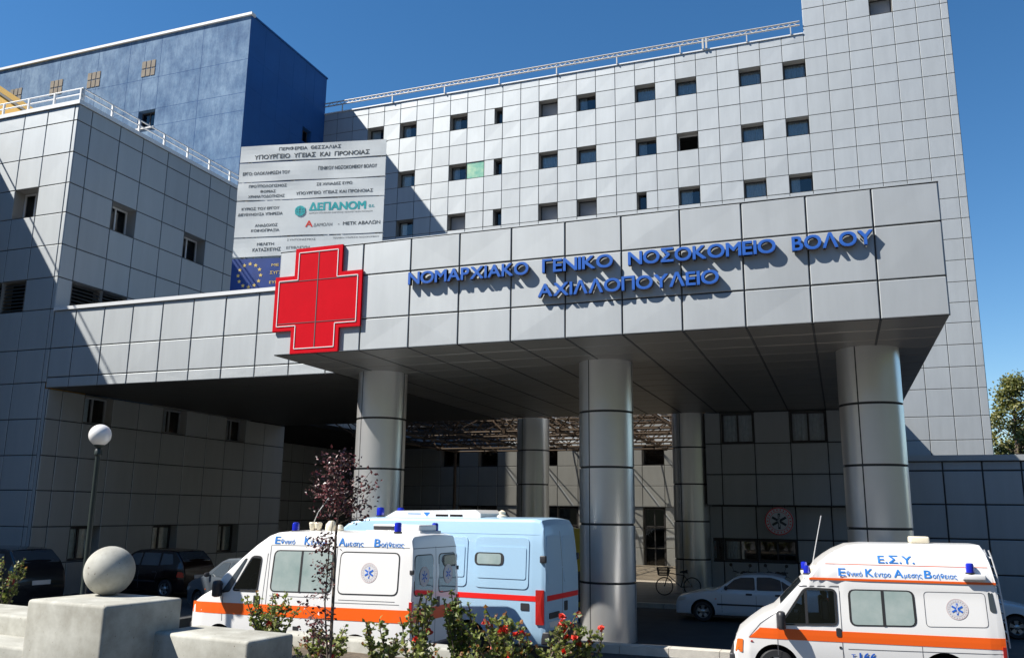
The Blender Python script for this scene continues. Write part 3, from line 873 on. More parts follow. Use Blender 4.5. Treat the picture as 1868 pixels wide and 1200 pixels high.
def star_of_life(r):
    """six bars merged outline as polygons (a,b)"""
    out = []
    w = r*0.30
    for k in range(3):
        a = k*pi/3
        c, s = cos(a), sin(a)
        out.append([(c*p-s*q, s*p+c*q) for p, q in ((-w/2, -r), (w/2, -r), (w/2, r), (-w/2, r))])
    return out
def emblem_into(mb, fn, cx, cz, r, m_disc, m_ring, m_star, m_staff, ringtext=True):
    """fn(a,b,off)"""
    n = 28
    def ring(r0, r1, off, m):
        for k in range(n):
            a0, a1 = 2*pi*k/n, 2*pi*(k+1)/n
            p = [(cx+r0*cos(a0), cz+r0*sin(a0)), (cx+r1*cos(a0), cz+r1*sin(a0)), (cx+r1*cos(a1), cz+r1*sin(a1)), (cx+r0*cos(a1), cz+r0*sin(a1))]
            if r0 == 0: p = p[1:3]+[(cx, cz)]
            mb.face([fn(a, b, off) for a, b in p], m)
    ring(0, r, 0.004, m_disc)
    ring(r*0.93, r, 0.006, m_ring)
    ring(r*0.66, r*0.69, 0.006, m_ring)
    for i, poly in enumerate(star_of_life(r*0.56)):
        mb.face([fn(cx+a, cz+b, 0.007+0.0012*i) for a, b in poly], m_star)
    # rod with a coiled snake
    mb.face([fn(cx+a, cz+b, 0.012) for a, b in ((-r*0.025, -r*0.42), (r*0.025, -r*0.42), (r*0.025, r*0.45), (-r*0.025, r*0.45))], m_staff)
    for k in range(10):
        t0, t1 = k/10, (k+1)/10
        x0, x1 = r*0.10*sin(t0*9), r*0.10*sin(t1*9)
        z0, z1 = r*(-0.3+0.6*t0), r*(-0.3+0.6*t1)
        mb.face([fn(cx+a, cz+b, 0.013) for a, b in ((x0-r*0.02, z0), (x0+r*0.02, z0), (x1+r*0.02, z1), (x1-r*0.02, z1))], m_staff)
    # lettering round the rim read as short marks
    if ringtext:
        for k in range(22):
            a = 2*pi*k/22
            if abs(((a+pi/2) % (2*pi))-pi) > 2.7: mm = m_ring
            else: mm = m_ring
            c, s = cos(a), sin(a)
            rr, h, w = r*0.81, r*0.055, r*0.035
            mb.face([fn(cx+c*(rr+p)-s*q, cz+s*(rr+p)+c*q, 0.008) for p, q in ((-h, -w), (h, -w), (h, w), (-h, w))], mm)
em = thing('round_emblem', 'round ambulance service emblem with a dark star hung over the counter window', 'sign', (-1.97, EY-0.02, 2.55), world=True)
mb = MB()
mb.lathe([(0, 0.03), (0.46, 0.03), (0.47, 0.0), (0.46, -0.03), (0, -0.03)], (-1.97, EY-0.02, 2.6), 32, axis='y')
mb.build('disc', 'emblem_grey', em)
mb = MB()
emblem_into(mb, lambda a, b, o: (a, EY-0.052-o, b), -1.97, 2.6, 0.46, 0, 1, 2, 0)
mb.build('emblem', ['emblem_grey', 'red_stripe', 'ink'], em)
mb = MB()
for dx in (-0.2, 0.2): mb.bar((-1.97+dx, EY-0.02, 3.0), (-1.97+dx, EY-0.02, 3.15), 0.015)
mb.build('bracket', 'dark_frame', em)

# ---------------------------------------------------------------- low annex at the right
an = thing('annex', 'low dark grey panelled annex at the right of the canopy', 'building', (6, EY, 0), world=True)
AC = [EX1+0.03, 3.14, 4.27, 5.36, 6.5, 7.64, 8.78, 9.92, 11.06, 12.2, 13.34, 14.5]
mb = MB(); panel_wall(mb, (0, EY-0.02, 0), X, Z, -Y, AC, [0, 1.06, 2.13, 3.19, 4.25, 4.55], ())
mb.box(EX1+0.04, EY+0.05, 4.5, 14.5, 40, 4.56, 0)
panel_wall(mb, (14.5, EY, 0), Y, Z, X, [1.1*k for k in range(9)], [0, 1.06, 2.13, 3.19, 4.25, 4.55], ())
mb.build('wall', WM, an)
mb = MB(); mb.box(EX1+0.03, EY-0.1, 4.56, 14.6, EY+0.25, 4.74); mb.build('roof_edge', 'alu', an)

# ---------------------------------------------------------------- space frame behind the canopy
sf = thing('space_frame', 'rusty brown tubular space frame with tinted roof sheets over the rear courtyard', 'roof frame', (-12, 40, 5.9), world=True)
mb = MB()
gx = [-21.6+2.4*k for k in range(8)]; gy = [33.3+2.23*k for k in range(7)]
zt, zb = 6.95, 6.12
for y in gy:
    mb.tube([(gx[0], y, zt), (gx[-1], y, zt)], 0.04, 6)
for x in gx:
    mb.tube([(x, gy[0], zt), (x, gy[-1], zt)], 0.04, 6)
for y in gy[:-1]:
    mb.tube([(gx[0]+1.2, y+1.115, zb), (gx[-1]-1.2, y+1.115, zb)], 0.05, 6)
for x in gx[:-1]:
    mb.tube([(x+1.2, gy[0]+1.115, zb), (x+1.2, gy[-1]-1.115, zb)], 0.05, 6)
    for y in gy[:-1]:
        c = (x+1.2, y+1.115, zb)
        mb.box(c[0]-0.09, c[1]-0.09, c[2]-0.09, c[0]+0.09, c[1]+0.09, c[2]+0.09)
        for dx in (0, 2.4):
            for dy in (0, 2.23):
                mb.tube([c, (x+dx, y+dy, zt)], 0.03, 5, cap=False)
mb.build('lattice', 'truss_steel', sf)
mb = MB()
for i in range(len(gx)-1):
    for j in range(len(gy)-1):
        mb.face([(gx[i]+.02, gy[j]+.02, zt+.08), (gx[i+1]-.02, gy[j]+.02, zt+.08), (gx[i+1]-.02, gy[j+1]-.02, zt+.08), (gx[i]+.02, gy[j+1]-.02, zt+.08)])
mb.build('roof_sheet', 'roof_sheet', sf)
mb = MB()
for x in (gx[0]+1.2, gx[-2]+1.2):
    for y in (gy[1]+1.115, gy[-2]+1.115):
        mb = MB(); mb.tube([(x, y, 0.1), (x, y, zb)], 0.09, 10)
        mb.build('post', 'truss_steel', sf)

# ---------------------------------------------------------------- construction billboard on the link roof
bb = thing('billboard', 'large weathered white construction billboard of printed strips above the link roof', 'billboard', (-18.69, 23.0, 8.75), rz=radians(12))
BW = 5.2
def bz(z): return z-8.75
def tarp(name, z0, z1, m, x0=0.0, x1=BW, wav=0.014, sag=0.02):
    mb = MB(); nx, nz = 26, 4
    ph = random.uniform(0, 6)
    def P(i, j, o=0):
        u = i/nx; v = j/nz
        y = wav*sin(ph+u*9)*(0.3+v*(1-v)*2.5) + 0.006*sin(ph*2+u*23+v*4) + o
        z = bz(z0)+(bz(z1)-bz(z0))*v - sag*sin(u*pi*3+ph)*(1-v)*0.5
        return (x0+(x1-x0)*u, y, z)
    for i in range(nx):
        for j in range(nz):
            mb.face([P(i, j), P(i+1, j), P(i+1, j+1), P(i, j+1)])
            mb.face([P(i, j+1, 0.012), P(i+1, j+1, 0.012), P(i+1, j, 0.012), P(i, j, 0.012)])
    o = mb.build(name, m, bb, smooth=60)
    def F(a, b, e=0):
        u = min(1, max(0, (a-x0)/(x1-x0)))*nx; v = min(0.999, max(0, (b-bz(z0))/(bz(z1)-bz(z0))))*nz
        i, j = min(nx-1, int(u)), int(v); fu, fv = u-i, v-j
        y = sum(w*P(i+p, j+q)[1] for p, q, w in ((0,0,(1-fu)*(1-fv)), (1,0,fu*(1-fv)), (0,1,(1-fu)*fv), (1,1,fu*fv)))
        return (a, y-0.004-e, b)
    TF[o.name] = F
    return o
TF = {}
STR = [(14.47, 15.05), (13.74, 14.42), (13.07, 13.70), (11.77, 13.03), (11.07, 11.72)]
tp = [tarp('banner_strip', a, b, 'tarp') for a, b in STR]
fl = tarp('flag_strip', 9.7, 11.0, 'eu_blue', wav=0.015)
def btext(par, lines):
    by = {}
    for s, x0, z0, h, w, m, bold in lines:
        mb = by.setdefault(m, MB())
        text_into(mb, s, TF[par.name], x0, bz(z0), h, w, 0, bold)
    for m, mb in by.items(): mb.build('lettering', m, par)
btext(tp[0], [('ΠΕΡΙΦΕΡΕΙΑ  ΘΕΣΣΑΛΙΑΣ', 1.40, 14.83, 0.12, 2.2, 'ink', 0.01), ('ΥΠΟΥΡΓΕΙΟ  ΥΓΕΙΑΣ  ΚΑΙ  ΠΡΟΝΟΙΑΣ', 0.52, 14.55, 0.16, 4.1, 'ink', 0.02)])
btext(tp[1], [('ΕΡΓΟ: ΟΛΟΚΛΗΡΩΣΗ ΤΟΥ', 0.14, 13.98, 0.12, 1.7, 'ink', 0.01), ('ΓΕΝΙΚΟΥ ΝΟΣΟΚΟΜΕΙΟΥ ΒΟΛΟΥ', 2.85, 14.06, 0.13, 2.05, 'ink', 0.01)])
btext(tp[2], [('ΠΡΟΫΠΟΛΟΓΙΣΜΟΣ', 0.40, 13.52, 0.10, 1.35, 'ink', 0.01), ('ΦΟΡΕΑΣ', 0.82, 13.33, 0.09, 0.55, 'ink', 0.01), ('ΧΡΗΜΑΤΟΔΟΤΗΣΗΣ', 0.40, 13.15, 0.10, 1.3, 'ink', 0.01), ('ΣΕ ΧΙΛΙΑΔΕΣ ΕΥΡΩ', 2.82, 13.50, 0.10, 1.25, 'ink', 0.01), ('ΥΠΟΥΡΓΕΙΟ ΥΓΕΙΑΣ ΚΑΙ ΠΡΟΝΟΙΑΣ', 2.1, 13.2, 0.11, 2.7, 'ink', 0.01)])
btext(tp[3], [('ΚΥΡΙΟΣ ΤΟΥ ΕΡΓΟΥ', 0.2, 12.72, 0.10, 1.35, 'ink', 0.01), ('ΔΙΕΥΘΥΝΟΥΣΑ ΥΠΗΡΕΣΙΑ', 0.08, 12.52, 0.10, 1.6, 'ink', 0.01), ('ΔΕΠΑΝΟΜ', 2.62, 12.62, 0.27, 1.95, 'teal_ink', 0.04), ('α.ε.', 4.68, 12.66, 0.12, 0.2, 'teal_ink', 0.01), ('ΔΗΜΟΣΙΑ ΕΠΙΧΕΙΡΗΣΗ ΑΝΕΓΕΡΣΗΣ ΝΟΣΗΛΕΥΤΙΚΩΝ ΜΟΝΑΔΩΝ', 2.62, 12.50, 0.05, 2.2, 'ink', 0.0), ('ΑΝΑΔΟΧΟΣ', 0.72, 12.12, 0.10, 0.8, 'ink', 0.01), ('ΚΟΙΝΟΠΡΑΞΙΑ', 0.6, 11.94, 0.10, 1.0, 'ink', 0.01), ('Α', 2.52, 12.05, 0.22, 0.24, 'red_ink', 0.03), ('ΔΑΜΟΛΗ', 2.8, 12.05, 0.12, 0.65, 'ink', 0.0), ('-  ΜΕΤΚ ΑΒΑΛΩΝ', 3.65, 12.07, 0.12, 1.45, 'ink', 0.01)])
FT = TF[tp[3].name]
mb = MB()
for k in range(3):
    for i in range(12):
        a0, a1 = 2*pi*i/12, 2*pi*(i+1)/12
        rx = 0.17*(1-k*0.33)
        mb.bar(FT(2.3+rx*cos(a0), bz(12.62)+0.17*sin(a0)), FT(2.3+rx*cos(a1), bz(12.62)+0.17*sin(a1)), 0.03)
for dz in (-0.09, 0.0, 0.09):
    mb.bar(FT(2.13, bz(12.62)+dz), FT(2.47, bz(12.62)+dz), 0.028)
mb.build('globe_emblem', 'teal_ink', tp[3])
btext(tp[4], [('ΜΕΛΕΤΗ', 0.85, 11.45, 0.10, 0.6, 'ink', 0.01), ('ΚΑΤΑΣΚΕΥΗΣ', 0.7, 11.25, 0.12, 1.0, 'ink', 0.01), ('ΣΥΝΤΟΝΙΣΜΟΣ', 1.9, 11.58, 0.07, 1.0, 'ink', 0.0), ('ΕΠΙΒΛΕΨΗ', 1.9, 11.3, 0.09, 0.8, 'ink', 0.0), ('ΤΕΧΝΙΚΗ ΥΠΗΡΕΣΙΑ ΝΟΣΟΚΟΜΕΙΟΥ', 3.5, 11.6, 0.06, 1.6, 'ink', 0.0)])
FT = TF[fl.name]
mb = MB()
for k in range(12):
    a = 2*pi*k/12
    cx, cz = 0.66+0.40*cos(a), bz(10.42)+0.40*sin(a)
    pts = []
    for i in range(10):
        rr = 0.075 if i % 2 == 0 else 0.034
        pts.append((cx+rr*sin(i*pi/5), cz+rr*cos(i*pi/5)))
    for i in range(10):
        mb.face([FT(*pts[i]), FT(*pts[(i+1) % 10]), FT(cx, cz)][::-1])
text_into(mb, 'ΜΕ ΤΗ', FT, 1.42, bz(10.72), 0.09, 0.6, 0, 0.01)
text_into(mb, 'ΣΥΓΧΡΗΜΑΤΟΔΟΤΗΣΗ', FT, 1.38, bz(10.45), 0.10, 1.9, 0, 0.01)
text_into(mb, 'ΕΥΡΩΠΑΪΚΗ ΕΝΩΣΗ', FT, 1.38, bz(10.12), 0.10, 1.7, 0, 0.01)
mb.build('stars', 'star_yellow', fl)
mb = MB()
for x in (0.3, 1.9, 3.5, 4.95):
    mb.bar((x, 0.16, 0), (x, 0.16, 6.2), 0.1)
    mb.bar((x, 0.16, 4.2), (x, 2.2, 0), 0.06)
for a, b in STR+[(9.7, 11.0)]:
    for z in (a+0.04, b-0.04): mb.bar((0, 0.07, bz(z)), (BW, 0.07, bz(z)), 0.05, 0.04)
mb.build('frame', 'rail', bb)

# ---------------------------------------------------------------- vehicles
def lerp_tab(tab, x):
    if x <= tab[0][0]: return tab[0][1]
    for (a, b), (c, d) in zip(tab, tab[1:]):
        if x <= c: return b+(d-b)*(x-a)/(c-a) if c > a else d
    return tab[-1][1]
def rpoly(c, r, n=4):
    out = []
    k = len(c)
    for i in range(k):
        p, q, s = Vector(c[i-1]), Vector(c[i]), Vector(c[(i+1) % k])
        a, b = (p-q), (s-q)
        rr = min(r, a.length*0.45, b.length*0.45)
        A, B = q+a.normalized()*rr, q+b.normalized()*rr
        for t in range(n+1):
            t /= n
            v = A*(1-t)**2+q*2*t*(1-t)+B*t*t
            out.append((v.x, v.y))
    return out
class Vehicle:
    def __init__(s, root, prof, W, fz, gx, zb, paint, rc=0.1, crown=0.03, wheels=(), wr=0.33, ar=0.40, see=()):
        s.root, s.prof, s.W, s.fz, s.gx, s.zb = root, prof, W, fz, gx, zb
        s.L = prof[-1][0]
        s.rc, s.crown = rc, crown
        xs = sorted(set([p[0] for p in prof]+[prof[0][0]+(s.L-prof[0][0])*k/70 for k in range(71)]))
        mb = MB()
        rings = []
        for x in xs:
            zt = s.zt(x)
            rce = min(rc, (zt-zb)*0.3)
            side = [(0, zb), (s.hw(x, zb)-0.08, zb), (s.hw(x, zb+0.03)-0.02, zb+0.02)]
            z0, z1 = zb+0.06, zt-rce
            for k in range(13):
                z = z0+(z1-z0)*k/12
                side.append((s.hw(x, z), z))
            h = s.hw(x, z1)
            for k in range(1, 6):
                a = k/5*pi/2
                side.append((h-rce*(1-cos(a)), z1+rce*sin(a)))
            side.append((max(0.02, (h-rce)*0.5), zt+crown*0.75))
            side.append((0, zt+crown))
            ring = [(x, -y, z) for y, z in side]+[(x, y, z) for y, z in side[-2:0:-1]]
            rings.append(ring)
        n = len(rings[0])
        for r in rings: mb.v += r
        for i in range(len(rings)-1):
            for k in range(n):
                mb.f.append((i*n+k, i*n+(k+1) % n, (i+1)*n+(k+1) % n, (i+1)*n+k)); mb.m.append(0)
        mb.f.append(tuple(range(n))); mb.m.append(0)
        mb.f.append(tuple((len(rings)-1)*n+k for k in range(n-1, -1, -1))); mb.m.append(0)
        b = mb.build('body', [paint, 'rubber'], root)
        bm = bmesh.new(); bm.from_mesh(b.data); bmesh.ops.recalc_face_normals(bm, faces=bm.faces); bm.to_mesh(b.data); bm.free()
        if wheels:
            cb = bmesh.new()
            for xw in wheels:
                for sgn in (-1, 1):
                    y0 = sgn*(W/2+0.15); y1 = sgn*(W/2-0.32)
                    bmesh.ops.create_cone(cb, cap_ends=True, segments=36, radius1=ar, radius2=ar, depth=abs(y1-y0), matrix=Matrix.Translation((xw, (y0+y1)/2, wr)) @ Matrix.Rotation(pi/2, 4, 'X'))
            for poly in see:
                a_ = [cb.verts.new((p[0], -W, p[1])) for p in poly]; b_ = [cb.verts.new((p[0], W, p[1])) for p in poly]
                cb.faces.new(a_); cb.faces.new(b_[::-1])
                for i in range(len(poly)): cb.faces.new((a_[i-1], b_[i-1], b_[i], a_[i]))
            bmesh.ops.recalc_face_normals(cb, faces=cb.faces)
            cm = bpy.data.meshes.new('cut'); cb.to_mesh(cm); cb.free()
            cm.materials.append(MATS['rubber'])
            cu = bpy.data.objects.new('cut', cm); COL.objects.link(cu)
            md = b.modifiers.new('arch', 'BOOLEAN'); md.operation = 'DIFFERENCE'; md.object = cu; md.solver = 'EXACT'; md.material_mode = 'TRANSFER'
            pr = b.parent; b.parent = None
            dg = bpy.context.evaluated_depsgraph_get()
            nm = bpy.data.meshes.new_from_object(b.evaluated_get(dg))
            b.modifiers.clear(); old = b.data; b.data = nm; bpy.data.meshes.remove(old); nm.name = 'body'
            b.parent = pr
            bpy.data.objects.remove(cu); bpy.data.meshes.remove(cm)
        me = b.data
        me.polygons.foreach_set('use_smooth', [True]*len(me.polygons))
        me.set_sharp_from_angle(angle=radians(32))
        s.body = b
        for xw in wheels:
            for sgn in (-1, 1): s.wheel(xw, sgn, wr)
    def zt(s, x): return lerp_tab(s.prof, x)
    def hw(s, x, z): return s.W/2*lerp_tab(s.fz, z)*lerp_tab(s.gx, x)
    def side(s, sgn=-1):
        return lambda a, b, o=0.0: (a, sgn*(s.hw(a, b)+o), b)
    def top(s):
        return lambda a, b, o=0.0: (a, b, s.zt(a)+s.crown*(1-(abs(b)/(s.W/2))**2)+o)
    def rear(s):    # (y,z) on the steep rear surface
        def fn(a, b, o=0.0):
            lo, hi = s.L*0.5, s.L
            if s.zt(hi) >= b: return (hi+o, a, b)
            for _ in range(24):
                m = (lo+hi)/2
                if s.zt(m) > b: lo = m
                else: hi = m
            return (lo+o, a, b)
        return fn
    def patch(s, mb, fn, poly, off=0.004, m=0, skirt=0.02, rings=(1, .66, .33)):
        cx = sum(p[0] for p in poly)/len(poly); cz = sum(p[1] for p in poly)/len(poly)
        n = len(poly); base = len(mb.v)
        mb.v += [fn(p[0], p[1], off-skirt) for p in poly]
        for r in rings: mb.v += [fn(cx+(p[0]-cx)*r, cz+(p[1]-cz)*r, off) for p in poly]
        mb.v.append(fn(cx, cz, off))
        R = len(rings)+1
        for i in range(R-1):
            for k in range(n):
                mb.f.append((base+i*n+k, base+i*n+(k+1) % n, base+(i+1)*n+(k+1) % n, base+(i+1)*n+k)); mb.m.append(m)
        c = base+R*n
        for k in range(n):
            mb.f.append((base+(R-1)*n+k, base+(R-1)*n+(k+1) % n, c)); mb.m.append(m)
    def band(s, mb, fn, x0, x1, z0, z1, off=0.004, m=0, n=40, skirt=0.015, z0b=None, z1b=None):
        z0b = z0 if z0b is None else z0b; z1b = z1 if z1b is None else z1b
        P = []
        for k in range(n+1):
            t = k/n; x = x0+(x1-x0)*t; a = z0+(z0b-z0)*t; b = z1+(z1b-z1)*t
            P.append([fn(x, a, off-skirt), fn(x, a, off), fn(x, (a+b)/2, off), fn(x, b, off), fn(x, b, off-skirt)])
        for k in range(n):
            for j in range(4): mb.face([P[k][j], P[k+1][j], P[k+1][j+1], P[k][j+1]], m)
        mb.face(P[0], m); mb.face(P[-1], m)
    def line(s, mb, fn, pts, w=0.012, off=0.003, m=0):
        for (a, b), (c, d) in zip(pts, pts[1:]):
            n = max(1, int(math.hypot(c-a, d-b)/0.15))
            L_ = math.hypot(c-a, d-b); nx, nz = -(d-b)/L_*w/2, (c-a)/L_*w/2
            for k in range(n):
                p = (a+(c-a)*k/n, b+(d-b)*k/n); q = (a+(c-a)*(k+1)/n, b+(d-b)*(k+1)/n)
                mb.face([fn(p[0]-nx, p[1]-nz, off), fn(q[0]-nx, q[1]-nz, off), fn(q[0]+nx, q[1]+nz, off), fn(p[0]+nx, p[1]+nz, off)], m)
    def window(s, fn, poly, name='window', glass='glass_dark', fr=0.035, r=0.08, frame='rubber', mull=None, par=None):
        mb = MB()
        see = glass == 'pane'
        cx = sum(p[0] for p in poly)/len(poly); cz = sum(p[1] for p in poly)/len(poly)
        big = []
        for p in poly:
            d = Vector((p[0]-cx, p[1]-cz)); l = d.length
            d *= (l+fr*1.4)/l
            big.append((cx+d.x, cz+d.y))
        if see:
            A, B_ = rpoly(big, r+fr), rpoly(poly, r)
            n = len(A)
            for k in range(n):
                p, q, t, u = A[k-1], A[k], B_[k], B_[k-1]
                mb.face([fn(*p, 0.010), fn(*q, 0.010), fn(*t, 0.010), fn(*u, 0.010)])
                mb.face([fn(*p, -0.02), fn(*q, -0.02), fn(*q, 0.010), fn(*p, 0.010)])
                mb.face([fn(*u, 0.010), fn(*t, 0.010), fn(*t, -0.06), fn(*u, -0.06)])
            if mull is not None:
                zs = [p[1] for p in poly]
                s.line(mb, fn, [(mull, min(zs)), (mull, max(zs))], 0.05, 0.008, 0)
        else: s.patch(mb, fn, rpoly(big, r+fr), 0.004, 0)
        f = mb.build(name, frame, s.root, smooth=40)
        mb = MB()
        if see: s.patch(mb, fn, rpoly(poly, r), 0.002, 0, skirt=0.0)
        else: s.patch(mb, fn, rpoly(poly, r), 0.009, 0, skirt=0.006)
        if mull is not None and not see:
            zs = [p[1] for p in poly]
            s.line(mb, fn, [(mull, min(zs)), (mull, max(zs))], 0.05, 0.013, 1)
        mb.build('pane', [glass, frame], f, smooth=40)
        return f
    def wheel(s, xw, sgn, r, w=0.19):
        y = sgn*(s.W/2-0.04)
        mb = MB()
        o = -sgn
        prof = [(r*0.62, 0), (r*0.9, 0), (r*0.985, o*0.03), (r, o*0.06), (r, o*(w-0.06)), (r*0.985, o*(w-0.03)), (r*0.9, o*w), (r*0.3, o*w)]
        mb.lathe(prof, (xw, y, r), 28, axis='y')
        t = mb.build('wheel', 'rubber', s.root, smooth=40)
        mb = MB()
        mb.lathe([(r*0.63, o*0.0), (r*0.58, o*0.015), (r*0.54, o*0.05)], (xw, y, r), 28, axis='y')
        for k in range(5):
            a = 2*pi*k/5+0.3
            c_, s_ = cos(a), sin(a)
            for (r0, r1, w0, w1) in ((0.06, r*0.56, 0.035, 0.055),):
                pts = [(r0, -w0), (r1, -w1), (r1, w1), (r0, w0)]
                mb.face([(xw+c_*p-s_*q, y+o*(0.02 if p == r0 else 0.012), r+s_*p+c_*q) for p, q in pts])
        mb.lathe([(0, -o*0.004), (0.05, -o*0.002), (0.075, o*0.02)], (xw, y, r), 16, axis='y')
        mb.lathe([(0, o*0.075), (r*0.55, o*0.07)], (xw, y, r), 24, axis='y', m=1)
        mb.build('rim', ['rim', 'rubber'], t, smooth=40)
def beacon(root, x, y, z, h=0.16, r=0.07):
    mb = MB()
    mb.lathe([(r*1.15, 0), (r*1.15, 0.03), (r, 0.03)], (x, y, z), 16, m=1)
    mb.lathe([(r, 0.03), (r, h*0.8), (r*0.85, h*0.95), (r*0.4, h), (0, h)], (x, y, z), 16)
    return mb.build('beacon', ['beacon', 'plastic'], root, smooth=50)
def sbox(root, name, m, x0, y0, z0, x1, y1, z1, bev=0.02):
    mb = MB(); mb.box(x0, y0, z0, x1, y1, z1)
    return mb.build(name, m, root, bevel=bev)
def mirror(root, x, y, z, sgn=-1, h=0.26):
    mb = MB()
    mb.lathe([(0, 0), (0.05, 0.005), (0.085, 0.03), (0.09, 0.08), (0.09, h-0.08), (0.08, h-0.02), (0.05, h), (0, h)], (0, 0, 0), 14)
    vs = [(x+v[0]*0.9, y+sgn*0.13+v[1]*1.4, z+v[2]) for v in mb.v]
    mb.v = vs
    mb.bar((x+0.02, y-sgn*0.05, z+0.05), (x, y+sgn*0.1, z+0.07), 0.05)
    mb.bar((x+0.02, y-sgn*0.05, z+h-0.08), (x, y+sgn*0.1, z+h-0.1), 0.04)
    mb.build('mirror', 'plastic', root, smooth=50)
def word_text(mb, fn, first, rest, x0, z0, H, wf, wr, m=0, bold=0.02):
    F = lambda a, b, e=0: fn(a, b, 0.006+e)
    text_into(mb, first, F, x0, z0, H, wf, m, bold)
    text_into(mb, rest, F, x0+wf+0.02, z0+0.0, H*0.6, wr, m, 0.006)
VS = 0.903

def cab(root, x, z, h):
    for sy in (-.45, .45):
        mb = MB(); mb.box(x+.48, sy-.22, z+.01, x+.62, sy+.22, z+h*.66)
        st = mb.build('seat', 'plastic', root, bevel=0.04)
        mb = MB(); mb.box(x+.52, sy-.12, z+h*.70, x+.60, sy+.12, z+h*.93); mb.build('headrest', 'plastic', st, bevel=0.03)
    mb = MB()
    pts = []
    for k in range(25):
        a = 2*pi*k/24; pts.append((x+.14+.19*sin(a)*.45, -.45+.19*cos(a), z+.16+.19*sin(a)*.85))
    mb.tube(pts, .016, 6, cap=False); mb.bar((x+.14, -.62, z+.16), (x+.14, -.28, z+.16), .03); mb.bar((x+.14, -.45, z+.16), (x+.02, -.45, z+.02), .04)
    mb.build('steering_wheel', 'rubber', root)
# --- left ambulance
def rot2(x, y, a): return (x*cos(a)-y*sin(a), x*sin(a)+y*cos(a))
def van_root(name, label, cat, rear_near, yawdeg, L, W, group=None):
    a = -radians(yawdeg)        # heading is local -X; rear near corner is local (L,-W/2)
    dx, dy = rot2(L*VS, -W/2*VS, a)
    return thing(name, label, cat, (rear_near[0]-dx, rear_near[1]-dy, 0), rz=a, scale=VS, group=group)
LAL = 5.55
la = van_root('ambulance', 'white ambulance with orange band and flat roof parked beside the light blue van', 'ambulance', (-7.053, 14.0), 3.5, LAL, 2.0)
v = Vehicle(la, [(0, .80), (.03, 1.0), (.10, 1.15), (.3, 1.27), (.62, 1.42), (.74, 1.52), (.92, 1.74), (1.38, 2.12), (1.72, 2.38), (2.0, 2.56), (2.2, 2.625), (2.5, 2.645), (4.0, 2.65), (5.35, 2.64), (5.48, 2.60), (5.52, 2.45), (LAL, 1.9)],
    2.0, [(0.3, .95), (.6, .99), (1.0, 1.0), (1.45, .985), (2.2, .935), (2.5, .90), (2.7, .87)], [(0, .80), (.12, .90), (.4, .965), (.9, 1.0), (5.3, 1.0), (LAL, .985)], 0.30, 'white_paint', rc=0.12, wheels=(0.95, 4.35), wr=0.33, ar=0.41, see=[[(1.25, 1.45), (1.85, 1.47), (1.89, 2.09), (1.67, 2.09)]])
cab(la, 1.24, 1.47, .62)
for sg_ in (-1, 1):
    fs_ = v.side(sg_)
    v.window(fs_, [(1.24, 1.44), (1.86, 1.46), (1.90, 2.10), (1.66, 2.10)], r=0.06, glass='pane')
    v.window(fs_, [(0.93, 1.38), (1.16, 1.42), (1.52, 2.05), (1.46, 2.05)], name='quarter_window', r=0.03, fr=0.025)
    v.window(fs_, [(2.23, 1.46), (3.68, 1.49), (3.68, 2.27), (2.26, 2.25)], glass='glass_frost', mull=2.94, r=0.1)
    mb = MB()
    v.patch(mb, fs_, rpoly([(3.86, 1.46), (5.26, 1.49), (5.26, 2.30), (3.87, 2.29)], 0.13), 0.004, 0)
    o = mb.build('panel_gasket', 'rubber', la)
    mb = MB(); v.patch(mb, fs_, rpoly([(3.885, 1.485), (5.235, 1.515), (5.235, 2.275), (3.895, 2.265)], 0.11), 0.010, 0)
    mb.build('side_panel', 'white_paint', la)
    mb = MB(); emblem_into(mb, lambda a, b, o_: fs_(a, b, o_+0.009), 4.58, 1.9, 0.19, 0, 1, 2, 3)
    mb.build('emblem', ['emblem_grey', 'emblem_ring', 'emblem_blue', 'white_line'], la)
    mb = MB()
    v.band(mb, fs_, 0.10, LAL-0.02, .93, 1.15, 0.004, z0b=1.0, z1b=1.24)
    mb.build('orange_band', 'orange', la)
    mb = MB()
    v.line(mb, fs_, [(2.02, 0.45), (2.02, 1.2), (2.06, 2.2)]); v.line(mb, fs_, [(1.0, 0.8), (0.98, 1.3)])
    v.line(mb, fs_, [(2.12, 0.4), (2.12, 2.36)]); v.line(mb, fs_, [(3.78, 0.4), (3.78, 2.36)])
    v.line(mb, fs_, [(2.12, 2.37), (5.45, 2.39)], 0.008); v.line(mb, fs_, [(2.2, 1.36), (3.7, 1.38)], 0.01); v.line(mb, fs_, [(3.9, 1.36), (5.2, 1.38)], 0.01)
    v.line(mb, fs_, [(0.1, 0.62), (LAL-0.1, 0.62)], 0.012); v.line(mb, fs_, [(3.78, 1.3), (5.3, 1.33)], 0.01)
    mb.build('door_seam', 'seam', la)
    mb = MB(); v.patch(mb, fs_, rpoly([(1.80, 1.17), (1.96, 1.17), (1.96, 1.35), (1.80, 1.35)], 0.02), 0.012)
    v.patch(mb, fs_, rpoly([(2.84, .72), (2.98, .72), (2.98, .80), (2.84, .80)], 0.01), 0.006)
    mb.build('handle', 'plastic', la)
    if sg_ < 0:
        mb = MB()
        for a_, b_, x_, wf, wr_ in (('Ε', 'θνικό', 2.20, .13, .36), ('Κ', 'έντρο', 2.95, .14, .40), ('Α', 'μεσης', 3.80, .15, .42), ('Β', 'οήθειας', 4.64, .14, .52)):
            word_text(mb, fs_, a_, b_, x_, 2.40, 0.155, wf, wr_)
        mb.build('lettering', 'ambulance_blue', la)
    mirror(la, 0.92, sg_*0.98, 1.28, sg_, 0.34)
fr_ = v.rear()
